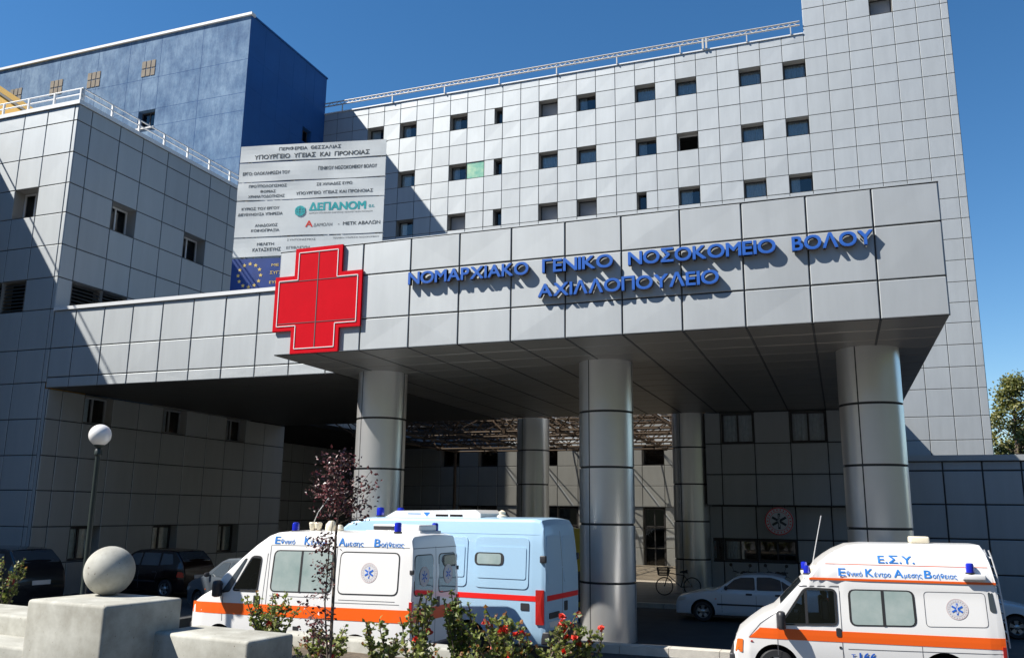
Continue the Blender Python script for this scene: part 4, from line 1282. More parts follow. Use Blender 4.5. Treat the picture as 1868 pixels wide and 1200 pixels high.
for y0, y1 in ((-.86, -.13), (.13, .86)):
    v.window(fr_, [(y0, 1.5), (y1, 1.5), (y1*0.97, 2.24), (y0*0.97, 2.24)], name='rear_window', glass='glass_dark', r=0.1, fr=0.02)
    mb = MB(); emblem_into(mb, lambda a, b, o_: fr_(a, b, o_+0.009), (y0+y1)/2, 1.84, 0.19, 0, 1, 2, 3)
    mb.build('emblem', ['emblem_grey', 'emblem_ring', 'emblem_blue', 'white_line'], la)
mb = MB(); v.band(mb, fr_, -.93, .93, 1.0, 1.24, 0.004, n=4); mb.build('orange_band', 'orange', la)
mb = MB(); v.line(mb, fr_, [(0, 0.5), (0, 2.4)], 0.014); v.line(mb, fr_, [(-.9, 2.38), (.9, 2.38)], 0.012); mb.build('door_seam', 'seam', la)
mb = MB(); v.patch(mb, fr_, rpoly([(.05, 1.22), (.17, 1.22), (.17, 1.42), (.05, 1.42)], 0.02), 0.012); mb.build('handle', 'plastic', la)
for s_ in (-1, 1):
    mb = MB(); v.patch(mb, fr_, rpoly([(s_*.90, .95), (s_*.98, .95), (s_*.98, 1.4), (s_*.90, 1.4)], 0.01), 0.02, skirt=0.06); mb.build('tail_light', 'lamp_red', la)
    sbox(la, 'hinge', 'plastic', LAL-0.06, s_*0.93-0.03, 1.9, LAL+0.02, s_*0.93+0.03, 1.98, 0.008)
    mb = MB(); v.patch(mb, lambda a, b, o_=0: (0.035-o_, a, b), rpoly([(s_*.48, .86), (s_*.78, .86), (s_*.74, 1.04), (s_*.48, 1.04)], 0.03), 0.02, skirt=0.06); mb.build('headlight', 'lamp_clear', la)
sbox(la, 'rear_bumper', 'plastic', LAL-0.1, -.95, .36, LAL+0.08, .95, .56, 0.03)
sbox(la, 'front_bumper', 'plastic', -0.06, -.80, .32, 0.14, .80, .72, 0.05)
mb = MB()
tp_ = v.top()
pts = [(0.80, -.72), (1.92, -.68), (1.92, .68), (0.80, .72)]
v.patch(mb, tp_, rpoly(pts, 0.08), 0.006); mb.build('windshield', 'glass_dark', la)
beacon(la, 2.48, -.62, 2.64, 0.2, 0.075); beacon(la, 2.48, .62, 2.64, 0.2, 0.075); beacon(la, 4.95, -.55, 2.66, 0.21, 0.075); beacon(la, 5.25, .45, 2.66, 0.2, 0.07)
mb = MB()
mb.box(4.05, -.35, 2.66, 5.35, .55, 2.70); mb.box(4.2, -.3, 2.70, 5.3, .5, 2.82)
mb.build('roof_unit', 'white_paint', la, bevel=0.02)
sbox(la, 'roof_grille', 'plastic', 4.22, -.318, 2.715, 4.75, -.296, 2.79, 0.004)
mb = MB()
for xx in (2.72, 2.86): mb.lathe([(0.03, 0), (0.06, 0.03), (0.085, 0.16), (0.07, 0.18), (0, 0.15)], (xx, -.35, 2.66), 14)
mb.lathe([(0.12, 0), (0.13, 0.05), (0.12, 0.15), (0.06, 0.22), (0, 0.23)], (3.16, -.3, 2.65), 16); mb.lathe([(0.07, 0), (0.09, 0.06), (0.05, 0.14), (0, 0.15)], (3.38, -.3, 2.65), 14)
mb.build('siren', 'cream', la, smooth=40)
mb = MB(); mb.tube([(2.62, -.3, 2.65), (2.80, -.3, 3.05), (3.05, -.3, 3.35), (3.22, -.3, 3.48)], 0.008, 5); mb.build('antenna', 'plate', la)

# --- light blue van
BL_ = 6.9
bv = van_root('van', 'long light blue van with a thin red stripe beside the middle column', 'van', (-5.36, 16.25), 5.0, BL_, 2.0)
v = Vehicle(bv, [(0, .95), (.04, 1.15), (.14, 1.35), (.7, 1.62), (.85, 1.75), (1.5, 2.62), (1.75, 2.82), (2.2, 2.93), (3.0, 2.95), (6.6, 2.96), (6.75, 2.93), (6.82, 2.80), (6.86, 2.4), (BL_, 1.9)],
    2.0, [(0.3, .94), (.6, .98), (1.1, 1.0), (1.6, .99), (2.58, .93), (2.7, .90), (3.0, .82)], [(0, .82), (.15, .92), (.5, .97), (1.0, 1.0), (6.6, 1.0), (6.82, .985), (BL_, .96)], 0.36, 'blue_paint', rc=0.10, wheels=(1.1, 5.1), wr=0.36, ar=0.45)
def sx(s): return 6.85-s
for sg_ in (-1, 1):
    fs_ = v.side(sg_)
    for a_, b_ in ((1.62, .33), (3.05, 1.82), (4.4, 3.2)):
        mb = MB()
        v.patch(mb, fs_, rpoly([(sx(a_), 1.50), (sx(b_), 1.50), (sx(b_), 2.56), (sx(a_), 2.56)], 0.12), 0.014, skirt=0.022)
        v.patch(mb, fs_, rpoly([(sx(a_)+0.06, 1.70), (sx(b_)-0.06, 1.70), (sx(b_)-0.06, 2.36), (sx(a_)+0.06, 2.36)], 0.05), 0.026, skirt=0.02)
        mb.build('pressed_panel', 'blue_paint', bv, smooth=25)
    for a_ in (1.56, 2.72):
        fo_ = lambda a, b, o_=0: fs_(a, b, o_+0.031)
        v.window(fo_, [(sx(a_), 1.99), (sx(a_-.58), 1.99), (sx(a_-.58), 2.21), (sx(a_), 2.21)], glass='glass_frost', r=0.06, fr=0.05)
    v.window(fs_, [(1.1, 1.70), (2.0, 1.72), (2.0, 2.45), (1.55, 2.45)], r=0.06)
    mb = MB()
    v.band(mb, fs_, 0.2, sx(2.12), 1.265, 1.375, 0.006); v.band(mb, fs_, sx(2.09), BL_-0.1, 1.265, 1.375, 0.006)
    mb.build('red_stripe', 'red_stripe', bv)
    mb = MB(); v.line(mb, fs_, [(1.2, 2.64), (6.75, 2.64)], 0.02); v.line(mb, fs_, [(2.1, .5), (2.1, 2.6)]); v.line(mb, fs_, [(3.4, .5), (3.4, 2.6)]); mb.build('gutter', 'blue_paint', bv)
    mb = MB(); v.patch(mb, fs_, rpoly([(6.35, 1.07), (6.55, 1.07), (6.55, 1.22), (6.35, 1.22)], 0.02), 0.008); mb.build('handle', 'plastic', bv)
    mb = MB(); v.patch(mb, fs_, rpoly([(6.70, .80), (6.88, .80), (6.88, 1.50), (6.70, 1.50)], 0.015), 0.03, skirt=0.05); mb.build('tail_light', 'lamp_red', bv)
    sbox(bv, 'hinge', 'plastic', 6.78, sg_*0.955-0.04, 2.05, 6.92, sg_*0.955+0.04, 2.2, 0.02)
    mirror(bv, 1.15, sg_*0.98, 1.6, sg_, 0.34)
fr_ = v.rear()
mb = MB(); v.band(mb, fr_, -.86, .93, 1.265, 1.375, 0.006, n=4); mb.build('red_stripe', 'red_stripe', bv)
mb = MB(); v.line(mb, fr_, [(0, .6), (0, 2.7)], 0.016); mb.build('door_seam', 'seam', bv)
for y0, y1 in ((-.84, -.08), (.08, .84)):
    mb = MB(); v.patch(mb, fr_, rpoly([(y0, 1.6), (y1, 1.6), (y1*.95, 2.6), (y0*.95, 2.6)], 0.1), 0.012); mb.build('pressed_panel', 'blue_paint', bv, smooth=25)
mb = MB(); v.patch(mb, fr_, rpoly([(.1, 1.0), (.28, 1.0), (.28, 1.2), (.1, 1.2)], 0.02), 0.015); v.patch(mb, fr_, rpoly([(-.75, .90), (-.2, .90), (-.2, 1.02), (-.75, 1.02)], 0.03), 0.02)
mb.build('handle', 'plastic', bv)
mb = MB(); v.patch(mb, fr_, rpoly([(-.72, .72), (-.22, .72), (-.22, .84), (-.72, .84)], 0.01), 0.012); mb.build('number_plate', 'plate', bv)
sbox(bv, 'rear_bumper', 'plastic', BL_-0.1, -.96, .40, BL_+0.1, .96, .66, 0.03)
sbox(bv, 'front_bumper', 'plastic', -0.06, -.80, .36, 0.16, .80, .80, 0.05)
mb = MB(); v.patch(mb, v.top(), rpoly([(.92, -.74), (1.56, -.68), (1.56, .68), (.92, .74)], 0.06), 0.006); mb.build('windshield', 'glass_dark', bv)
mb = MB()
uy0, uy1 = -.55, .55
P_ = [(2.55, 2.95), (2.85, 3.10), (5.0, 3.14), (5.12, 3.06), (5.12, 2.95)]
mb.face([(a, uy0, b) for a, b in P_][::-1]); mb.face([(a, uy1, b) for a, b in P_])
for k in range(5):
    a, b = P_[k], P_[(k+1) % 5]
    mb.face([(a[0], uy0, a[1]), (b[0], uy0, b[1]), (b[0], uy1, b[1]), (a[0], uy1, a[1])])
ac = mb.build('roof_unit', 'white_paint', bv, weld=True)
mb = MB()
for a, b in ((3.95, 4.28), (4.33, 4.66)): mb.box(a, uy0-0.006, 2.985, b, uy0+0.01, 3.03)
mb.build('grille', 'maroon_paint', ac)
mb = MB(); mb.add([(3.62, uy0-0.006, 3.07), (3.80, uy0-0.006, 3.07), (3.71, uy0-0.006, 2.98)], [(0, 2, 1)]); mb.box(3.2, uy0-0.005, 3.03, 3.55, uy0, 3.045)
mb.build('mark', 'ambulance_blue', ac)
beacon(bv, 2.35, -.45, 2.96, 0.22, 0.09); beacon(bv, 2.35, .45, 2.96, 0.22, 0.09)
mb = MB(); mb.lathe([(0.12, 0), (0.12, 0.04), (0.07, 0.07), (0.08, 0.13), (0.02, 0.17), (0, 0.17)], (5.45, -.1, 2.97), 14); mb.build('roof_vent', 'cream', bv, smooth=40)

# --- right ambulance
RL = 4.68
ra_ = van_root('ambulance', 'white high roofed ambulance with orange band in the foreground at the right', 'ambulance', (2.343, 16.26), -4.0, RL, 1.96)
v = Vehicle(ra_, [(0, .55), (.02, .72), (.08, .86), (.3, 1.04), (.55, 1.22), (.78, 1.32), (.86, 1.40), (1.27, 1.83), (1.40, 1.95), (1.5, 2.05), (1.63, 2.22), (1.78, 2.34), (1.95, 2.45), (2.2, 2.56), (2.5, 2.59), (4.3, 2.60), (4.44, 2.60), (4.50, 2.50), (4.55, 2.30), (4.60, 2.0), (4.63, 1.6), (4.66, 1.2), (RL, .84)],
    1.96, [(0.3, .95), (.6, .99), (.9, 1.0), (1.1, .995), (1.83, .93), (1.87, .925), (1.9, .95), (1.98, .95), (2.3, .85), (2.62, .70)], [(0, .76), (.08, .88), (.3, .95), (.8, 1.0), (4.4, 1.0), (4.55, .985), (RL, .96)], 0.28, 'white_paint', crown=0.012, rc=0.07, wheels=(0.78, 3.66), wr=0.33, ar=0.41, see=[[(0.92, 1.12), (1.86, 1.16), (1.86, 1.73), (1.37, 1.73)]])
cab(ra_, 1.16, 1.15, .58)
for sg_ in (-1, 1):
    fs_ = v.side(sg_)
    v.window(fs_, [(0.90, 1.11), (1.87, 1.15), (1.87, 1.74), (1.36, 1.74)], r=0.07, mull=1.36, glass='pane')
    v.window(fs_, [(2.15, 1.15), (3.21, 1.18), (3.20, 1.76), (2.15, 1.75)], glass='glass_frost', r=0.09, mull=2.70)
    mb = MB()
    pl = rpoly([(3.40, 1.17), (4.41, 1.20), (4.40, 1.78), (3.40, 1.77)], 0.07)
    v.line(mb, fs_, pl+[pl[0]], 0.010)
    v.line(mb, fs_, [(1.24, 1.80), (4.57, 1.86)], 0.022)
    v.line(mb, fs_, [(1.96, .45), (1.96, 1.80)], 0.012); v.line(mb, fs_, [(.82, .55), (.82, 1.30)], 0.012); v.line(mb, fs_, [(1.3, .42), (1.96, .45)], 0.01)
    v.line(mb, fs_, [(2.05, .72), (4.6, .76)], 0.010); v.line(mb, fs_, [(3.3, .45), (3.3, .9)], 0.008)
    v.line(mb, fs_, [(.30, .84), (.52, 1.10), (.8, 1.30)], 0.012)
    mb.build('door_seam', 'seam', ra_)
    mb = MB()
    v.band(mb, fs_, .50, RL-0.02, .835, 1.025, 0.005, n=50)
    v.patch(mb, fs_, [(.30, .835), (.51, .835), (.51, 1.025)], 0.005)
    mb.build('orange_band', 'orange', ra_)
    mb = MB(); v.band(mb, fs_, 1.44, 4.6, 1.925, 1.965, 0.005); mb.build('orange_line', 'orange', ra_)
    mb = MB(); v.band(mb, fs_, 1.75, 4.5, 2.215, 2.223, 0.004); mb.build('red_line', 'orange', ra_)
    mb = MB(); emblem_into(mb, fs_, 3.93, 1.49, 0.18, 0, 1, 2, 3)
    mb.build('emblem', ['emblem_grey', 'emblem_ring', 'emblem_blue', 'white_line'], ra_)
    mb = MB(); v.patch(mb, fs_, rpoly([(4.46, 1.46), (4.57, 1.44), (4.53, 1.80), (4.45, 1.80)], 0.05), 0.006); mb.build('corner_window', 'glass_dark', ra_)
    mb = MB(); v.patch(mb, fs_, rpoly([(1.86, .93), (1.95, .93), (1.95, 1.08), (1.86, 1.08)], 0.03), 0.014); v.patch(mb, fs_, rpoly([(1.9, .72), (1.94, .72), (1.94, .76), (1.9, .76)], 0.01), 0.008); mb.build('handle', 'plastic', ra_)
    mb = MB(); v.patch(mb, fs_, rpoly([(.03, .56), (.17, .56), (.19, .80), (.08, .80)], 0.02), 0.012); mb.build('indicator', 'lamp_orange', ra_)
    mb = MB(); v.patch(mb, fs_, rpoly([(.32, .765), (.38, .765), (.36, .79), (.34, .79)], 0.005), 0.012); v.patch(mb, fs_, rpoly([(4.6, .55), (4.66, .55), (4.66, .88), (4.6, .88)], 0.01), 0.02); mb.build('side_lamp', 'lamp_red', ra_)
    mb = MB(); v.patch(mb, lambda a, b, o_=0: (0.03-o_, a, b), rpoly([(sg_*.44, .56), (sg_*.70, .56), (sg_*.70, .72), (sg_*.44, .72)], 0.02), 0.02, skirt=0.06); mb.build('headlight', 'lamp_clear', ra_)
    if sg_ < 0:
        mb = MB()
        F = lambda a, b, e=0: fs_(a, b, 0.006+e)
        text_into(mb, 'Ε.Σ.Υ.', F, 2.68, 2.255, 0.135, 0.62, 0, 0.02)
        for a_, b_, x_, wf, wr_ in (('Ε', 'θνικό', 1.97, .12, .27), ('Κ', 'έντρο', 2.44, .13, .28), ('Α', 'μεσης', 2.93, .15, .30), ('Β', 'οήθειας', 3.44, .12, .40)):
            word_text(mb, fs_, a_, b_, x_, 2.01, 0.14, wf, wr_, bold=0.02)
        mb.build('lettering', 'ambulance_blue', ra_)
        mb = MB(); text_into(mb, '166', F, 2.24, .54, 0.13, 0.28, 0, 0.03); text_into(mb, 'Τ', F, 2.1, .55, 0.09, 0.07, 0, 0.01); mb.build('lettering', 'emblem_blue', ra_)
    mirror(ra_, 0.90, sg_*1.0, 1.02, sg_, 0.33)
    # beacon bracket boxes on the roof flanks
    mb = MB(); mb.box(4.06, sg_*0.72, 2.00, 4.44, sg_*1.0, 2.10); mb.build('beacon_bracket', 'white_paint', ra_, bevel=0.02)
    beacon(ra_, 4.2, sg_*0.92, 2.10, 0.2, 0.07)
    mb = MB(); mb.box(1.34, sg_*0.62, 1.93, 1.56, sg_*0.84, 2.0); mb.build('beacon_bracket', 'white_paint', ra_, bevel=0.015)
    beacon(ra_, 1.41, sg_*0.74, 2.0, 0.17, 0.06)
mb = MB(); mb.lathe([(0.05, 0), (0.09, 0.03), (0.10, 0.10), (0.05, 0.16), (0, 0.16)], (1.56, -.72, 2.02), 14); mb.build('siren', 'cream', ra_, smooth=40)
mb = MB(); mb.tube([(1.50, -.55, 2.05), (1.60, -.55, 2.5), (1.74, -.55, 3.1)], 0.008, 5); mb.build('antenna', 'plate', ra_)
sbox(ra_, 'roof_vent', 'cream', 3.34, -.25, 2.61, 3.68, .1, 2.73, 0.03)
fr_ = v.rear()
mb = MB()
for z in [0.95+0.16*k for k in range(10)]:
    p, q = fr_(-.80, z, 0.07), fr_(-.45, z, 0.07); mb.bar(p, q, 0.025)
for y in (-.80, -.45):
    mb.tube([fr_(y, z, 0.07) for z in (0.85, 1.3, 1.7, 2.1, 2.4, 2.52)], 0.014, 6)
mb.build('ladder', 'plate', ra_)
for y0, y1 in ((-.80, -.08), (.08, .80)): v.window(fr_, [(y0, 1.25), (y1, 1.25), (y1*.94, 1.75), (y0*.94, 1.75)], name='rear_window', r=0.08, fr=0.02)
mb = MB(); v.band(mb, fr_, -.9, .9, .86, 1.03, 0.004, n=4); mb.build('orange_band', 'orange', ra_)
sbox(ra_, 'rear_bumper', 'plastic', RL-0.06, -.92, .34, RL+0.1, .92, .52, 0.03)
sbox(ra_, 'front_bumper', 'plastic', -0.08, -.76, .30, 0.12, .76, .52, 0.04)
mb = MB(); v.patch(mb, v.top(), rpoly([(.90, -.74), (1.30, -.70), (1.30, .70), (.90, .74)], 0.06), 0.006); mb.build('windshield', 'glass_dark', ra_)

# --- yellow ambulance glimpsed behind the blue van
ya = thing('ambulance', 'yellow and red ambulance glimpsed behind the light blue van', 'ambulance', (-12.50, 24.0, 0), rz=radians(-3), scale=VS)
v = Vehicle(ya, [(0, .80), (.05, 1.1), (.6, 1.42), (.9, 1.74), (1.7, 2.38), (2.1, 2.6), (2.5, 2.65), (5.9, 2.65), (6.1, 2.6), (6.2, 1.9)],
    2.0, [(0.3, .95), (1.0, 1.0), (1.45, .985), (2.2, .935), (2.7, .87)], [(0, .80), (.4, .965), (.9, 1.0), (6.0, 1.0), (6.2, .98)], 0.30, 'yellow_paint', rc=0.12, wheels=(0.95, 4.8), wr=0.33, ar=0.41)
fs_ = v.side(-1); fr_ = v.rear()
mb = MB(); v.band(mb, fs_, .1, 6.15, .45, 1.35, 0.005); v.band(mb, fr_, -.95, .95, .45, 1.35, 0.005, n=4); mb.build('red_band', 'maroon_paint', ya)
v.window(fs_, [(1.24, 1.5), (1.9, 1.5), (1.9, 2.1), (1.66, 2.1)], r=0.06)
v.window(fs_, [(4.2, 1.55), (5.8, 1.55), (5.8, 2.2), (4.2, 2.2)], r=0.08)
beacon(ya, 6.0, -.8, 2.64, 0.2, 0.08)
mb = MB(); v.patch(mb, fs_, rpoly([(6.06, 1.5), (6.17, 1.5), (6.17, 1.9), (6.06, 1.9)], 0.02), 0.012); mb.build('tail_light', 'lamp_red', ya)

# --- cars
def car(root, kind, paint, W=1.68):
    if kind == 'sedan':
        prof = [(0, .52), (.03, .62), (.10, .70), (.35, .775), (.8, .87), (1.12, .915), (1.25, .96), (1.72, 1.27), (1.95, 1.355), (2.3, 1.385), (2.8, 1.375), (3.1, 1.31), (3.55, 1.06), (3.68, 1.01), (4.1, .99), (4.28, .93), (4.35, .80), (4.37, .60)]
        wins = [[(1.42, .96), (2.30, .955), (2.28, 1.295), (1.86, 1.27), (1.72, 1.20)], [(2.38, .955), (3.05, .96), (3.02, 1.24), (2.75, 1.30), (2.38, 1.30)], [(3.10, .965), (3.42, 1.0), (3.06, 1.22)]]
        ws = ((1.27, 1.72), (3.12, 3.55)); wx = (.80, 3.42); fzb = .93; zr = 1.385
        seams = (1.36, 2.34, 3.12); L = 4.37
    else:
        prof = [(0, .55), (.03, .68), (.12, .78), (.4, .88), (.85, .99), (1.0, 1.04), (1.6, 1.42), (1.85, 1.50), (2.3, 1.53), (3.2, 1.51), (3.5, 1.47), (3.8, 1.20), (3.92, 1.0), (3.98, .8), (4.0, .6)]
        wins = [[(1.22, 1.03), (2.05, 1.02), (2.05, 1.40), (1.72, 1.38)], [(2.13, 1.02), (2.9, 1.03), (2.86, 1.41), (2.13, 1.41)], [(2.98, 1.04), (3.5, 1.08), (3.36, 1.38), (2.96, 1.40)]]
        ws = ((1.04, 1.60), (3.50, 3.86)); wx = (.78, 3.25); fzb = 1.0; zr = 1.53
        seams = (1.12, 2.09, 2.94); L = 4.0
    v = Vehicle(root, prof, W, [(.2, .93), (.4, .98), (.62, 1.0), (fzb-.06, .965), (fzb, .93), (zr, .72)], [(0, .80), (.08, .88), (.3, .95), (.8, 1.0), (L-.8, 1.0), (L-.25, .94), (L, .84)], 0.20, paint, rc=0.07, crown=0.02, wheels=wx, wr=0.30, ar=0.355)
    for sg_ in (-1, 1):
        fs_ = v.side(sg_)
        for w in wins: v.window(fs_, w, r=0.03, fr=0.012)
        mb = MB()
        for x in seams[:2]: v.line(mb, fs_, [(x, .30), (x, fzb-.02)], 0.010)
        v.line(mb, fs_, [(seams[2]-.1, .60), (seams[2], fzb-.02)], 0.01)
        mb.build('door_seam', 'seam', root)
        mb = MB(); v.band(mb, fs_, wx[0]+.42, wx[1]-.40, .50, .545, 0.010, n=12); mb.build('side_moulding', 'plastic', root)
        mb = MB()
        for x in (seams[1]-.20, seams[2]-.16): v.patch(mb, fs_, rpoly([(x-.09, .80), (x+.09, .80), (x+.09, .855), (x-.09, .855)], 0.02), 0.014)
        mb.build('handle', 'plastic', root)
        mb = MB(); v.patch(mb, fs_, rpoly([(.05, .57), (.26, .60), (.34, .70), (.14, .69)], 0.02), 0.012); mb.build('headlight', 'lamp_clear', root)
        mb = MB(); v.patch(mb, fs_, rpoly([(L-.26, .68), (L-.04, .66), (L-.05, .82), (L-.24, .85)], 0.02), 0.012); mb.build('tail_light', 'lamp_red', root)
        mb = MB(); v.patch(mb, fs_, rpoly([(1.16, .66), (1.21, .66), (1.21, .685), (1.16, .685)], 0.008), 0.01); mb.build('side_lamp', 'lamp_orange', root)
        mb = MB()
        mb.lathe([(0, -.09), (.05, -.07), (.065, 0), (.05, .07), (0, .09)], (0, 0, 0), 12, axis='y')
        mb.v = [(ws[0][0]+.22+a*.8, sg_*(v.hw(1.4, fzb+.04)+.10)+b*.9, fzb+.06+c) for a, b, c in mb.v]
        mb.build('mirror', 'plastic', root, smooth=50)
    mb = MB(); a, b = ws[0]; v.patch(mb, v.top(), rpoly([(a+.03, -W*.40), (b-.03, -W*.345), (b-.03, W*.345), (a+.03, W*.40)], 0.05), 0.006); mb.build('windshield', 'glass_dark', root)
    mb = MB(); a, b = ws[1]; v.patch(mb, v.top(), rpoly([(a+.03, -W*.34), (b-.03, -W*.37), (b-.03, W*.37), (a+.03, W*.34)], 0.05), 0.006); mb.build('rear_window', 'glass_dark', root)
    fr_ = v.rear()
    mb = MB(); v.patch(mb, lambda a, b, o_=0: (L+o_-0.02, a, b), rpoly([(-.26, .62), (.26, .62), (.26, .73), (-.26, .73)], 0.01), 0.03, skirt=0.06); mb.build('number_plate', 'plate', root)
    mb = MB(); v.patch(mb, lambda a, b, o_=0: (0.01-o_, a, b), rpoly([(-.5, .36), (.5, .36), (.5, .46), (-.5, .46)], 0.03), 0.004, skirt=0.05); mb.build('grille', 'plastic', root)
    return v
wc = thing('car', 'white four door saloon car parked under the canopy in front of the counter', 'car', (-4.35, 25.15, 0), rz=radians(1), scale=VS)
car(wc, 'sedan', 'car_white')
w2 = copy_tree(wc)
w2.location = (4.45, 25.0, 0); w2.rotation_euler = (0, 0, radians(180))
tag(w2, 'white saloon car half hidden behind the rear of the high roofed ambulance', 'car')
dk = thing('car', 'black tall car with a red tail light parked at the far left', 'car', (-23.55, 17.9, 0.2), rz=radians(-4), scale=VS*1.12)
car(dk, 'hatch', 'black_paint')
mr = thing('car', 'dark maroon hatchback parked in deep shade behind the stone ball', 'car', (-21.75, 22.3, 0.2), rz=radians(-4), scale=VS*1.0)
car(mr, 'hatch', 'maroon_paint')
sv = thing('car', 'silver hatchback half hidden by the nose of the left ambulance', 'car', (-16.45, 20.4, 0.1), rz=radians(-20), scale=VS*1.06)
car(sv, 'hatch', 'silver_paint')
mb = MB(); mb.box(-27.2, 13.5, -0.2, -15.0, 31.5, 0.2); 
tag(mb.build('parking', 'asphalt'), kind='structure', label='raised dark parking strip along the left wing')

# ---------------------------------------------------------------- bicycle, motorcycles, moped
def ring_tube(mb, c, R, r, m=0, n=32, ax='y'):
    pts = [(c[0]+R*cos(2*pi*k/n), c[1], c[2]+R*sin(2*pi*k/n)) for k in range(n+1)]
    mb.tube(pts, r, 6, m, cap=False)
bk = thing('bicycle', 'old bicycle with a front basket leaning by the rear column', 'bicycle', (-5.25, 30.2, 0.137), rz=radians(22), scale=VS)
for xw in (-.52, .52):
    mb = MB(); ring_tube(mb, (xw, 0, .33), .31, .022)
    w_ = mb.build('wheel', 'rubber', bk)
    mb = MB()
    for k in range(14): a = 2*pi*k/14; mb.bar((xw, 0, .33), (xw+.3*cos(a), 0, .33+.3*sin(a)), .006)
    mb.build('spoke', 'rim', w_)
mb = MB()
for a, b in (((.52,0,.33),(.10,0,.30)), ((.10,0,.30),(.22,0,.78)), ((.22,0,.72),(.52,0,.33)), ((-.34,0,.70),(.10,0,.30)), ((-.32,0,.80),(.2,0,.72)), ((-.30,0,.92),(-.52,0,.33))): mb.tube([a, b], .018, 7)
mb.build('frame', 'maroon_paint', bk)
mb = MB(); mb.tube([(.06,-.09,.84),(.22,-.06,.86),(.34,-.09,.87)], [.02,.05,.07], 8); mb.tube([(.22,0,.78),(.23,0,.85)], .014, 6); mb.build('seat', 'rubber', bk)
mb = MB(); mb.tube([(-.12,-.28,.98),(-.28,-.24,1.0),(-.30,0,.96),(-.28,.24,1.0),(-.12,.28,.98)], .014, 6); mb.build('handlebar', 'rim', bk)
mb = MB()
for k in range(9):
    t = k/8
    mb.bar((-.72+.34*t, -.16, .72), (-.76+.40*t, -.2, 1.0), .012); mb.bar((-.72+.34*t, .16, .72), (-.76+.40*t, .2, 1.0), .012)
    y = -.17+.34*t; mb.bar((-.72, y, .72), (-.76, y*1.15, 1.0), .012); mb.bar((-.38, y, .72), (-.36, y*1.15, 1.0), .012); mb.bar((-.72, y, .72), (-.38, y, .72), .012)
for z, e in ((.80, .01), (.90, .03), (1.0, .04)):
    for a, b in (((-.72-e, -.17), (-.38+e, -.17)), ((-.38+e, -.17), (-.38+e, .17)), ((-.38+e, .17), (-.72-e, .17)), ((-.72-e, .17), (-.72-e, -.17))): mb.bar((*a, z), (*b, z), .016)
mb.build('basket', 'bark', bk)
mb = MB(); mb.lathe([(.09, -.015), (.09, .015)], (.10, 0, .30), 16, axis='y'); mb.bar((.10, -.08, .30), (.18, -.08, .16), .02); mb.bar((.10, .08, .30), (.02, .08, .44), .02); mb.build('crank', 'rim', bk)

def motorbike(root, paint):
    for xw in (-.65, .65):
        mb = MB(); ring_tube(mb, (xw, 0, .30), .25, .055, n=28); w_ = mb.build('wheel', 'rubber', root)
        mb = MB(); mb.lathe([(0, -.03), (.2, -.02), (.2, .02), (0, .03)], (xw, 0, .30), 16, axis='y'); mb.build('hub', 'rim', w_)
    mb = MB(); mb.tube([(-.35, 0, .80), (-.15, 0, .88), (.10, 0, .82), (.15, 0, .70)], [.08, .15, .13, .06], 12); mb.build('tank', paint, root, smooth=60)
    mb = MB(); mb.tube([(.08, 0, .80), (.35, 0, .80), (.62, 0, .86), (.82, 0, .92)], [.09, .13, .11, .05], 10); mb.build('seat', 'rubber', root, smooth=60)
    mb = MB(); mb.box(-.22, -.14, .25, .22, .14, .62); mb.tube([(-.1, -.16, .3), (.3, -.18, .26), (.85, -.18, .38)], [.03, .045, .055], 8); mb.build('engine', 'rim', root)
    mb = MB(); mb.tube([(-.65, -.09, .30), (-.42, -.09, .90)], .028, 7); mb.tube([(-.65, .09, .30), (-.42, .09, .90)], .028, 7); mb.tube([(.65, -.1, .3), (.1, -.1, .38)], .03, 6); mb.build('fork', 'rim', root)
    mb = MB(); mb.tube([(-.22, -.36, 1.0), (-.38, -.22, 1.02), (-.42, 0, .96), (-.38, .22, 1.02), (-.22, .36, 1.0)], .018, 7)
    for s_ in (-1, 1):
        mb.tube([(-.34, s_*.26, 1.0), (-.38, s_*.34, 1.2)], .008, 5); mb.lathe([(0, -.01), (.06, -.01), (.06, .01), (0, .01)], (-.38, s_*.36, 1.23), 12, axis='x')
    mb.build('handlebar', 'plastic', root)
    mb = MB(); mb.lathe([(0, -.1), (.07, -.09), (.10, 0), (.06, .1), (0, .11)], (-.53, 0, .88), 14, axis='x'); mb.build('headlight', 'lamp_clear', root, smooth=50)
    mb = MB(); mb.tube([(-.98, 0, .36), (-.85, 0, .60), (-.65, 0, .66), (-.45, 0, .60)], .07, 8); mb.tube([(.5, 0, .66), (.75, 0, .66), (.98, 0, .50)], .08, 8); mb.build('mudguard', paint, root, smooth=60)
m1 = thing('motorcycle', 'dark motorcycle parked left under the counter window behind the white saloon car', 'motorcycle', (-2.95, 29.3, 0.137), rz=radians(70), scale=VS)
motorbike(m1, 'black_paint')
m2 = copy_tree(m1); m2.location = (-1.95, 29.5, 0.137); m2.rotation_euler = (0, 0, radians(80))
tag(m2, 'second dark motorcycle parked nearer the thick right column behind the white saloon car', 'motorcycle')
mp = thing('moped', 'blue moped with a white windscreen parked by the sunlit rear wall', 'moped', (-10.75, 45.9, 0.137), rz=radians(150), scale=VS*1.05)
for xw in (-.6, .6):
    mb = MB(); ring_tube(mb, (xw, 0, .24), .19, .055, n=24); mb.lathe([(0, -.03), (.16, -.02), (.16, .02), (0, .03)], (xw, 0, .24), 14, axis='y', m=1); mb.build('wheel', ['rubber', 'plate'], mp)
mb = MB(); mb.tube([(-.50, 0, .95), (-.42, 0, .6), (-.36, 0, .32), (-.1, 0, .26), (.2, 0, .30)], [.10, .2, .18, .14, .16], 12); mb.tube([(.15, 0, .45), (.45, 0, .55), (.8, 0, .55)], [.14, .2, .12], 12); mb.build('fairing', 'moto_blue', mp, smooth=60)
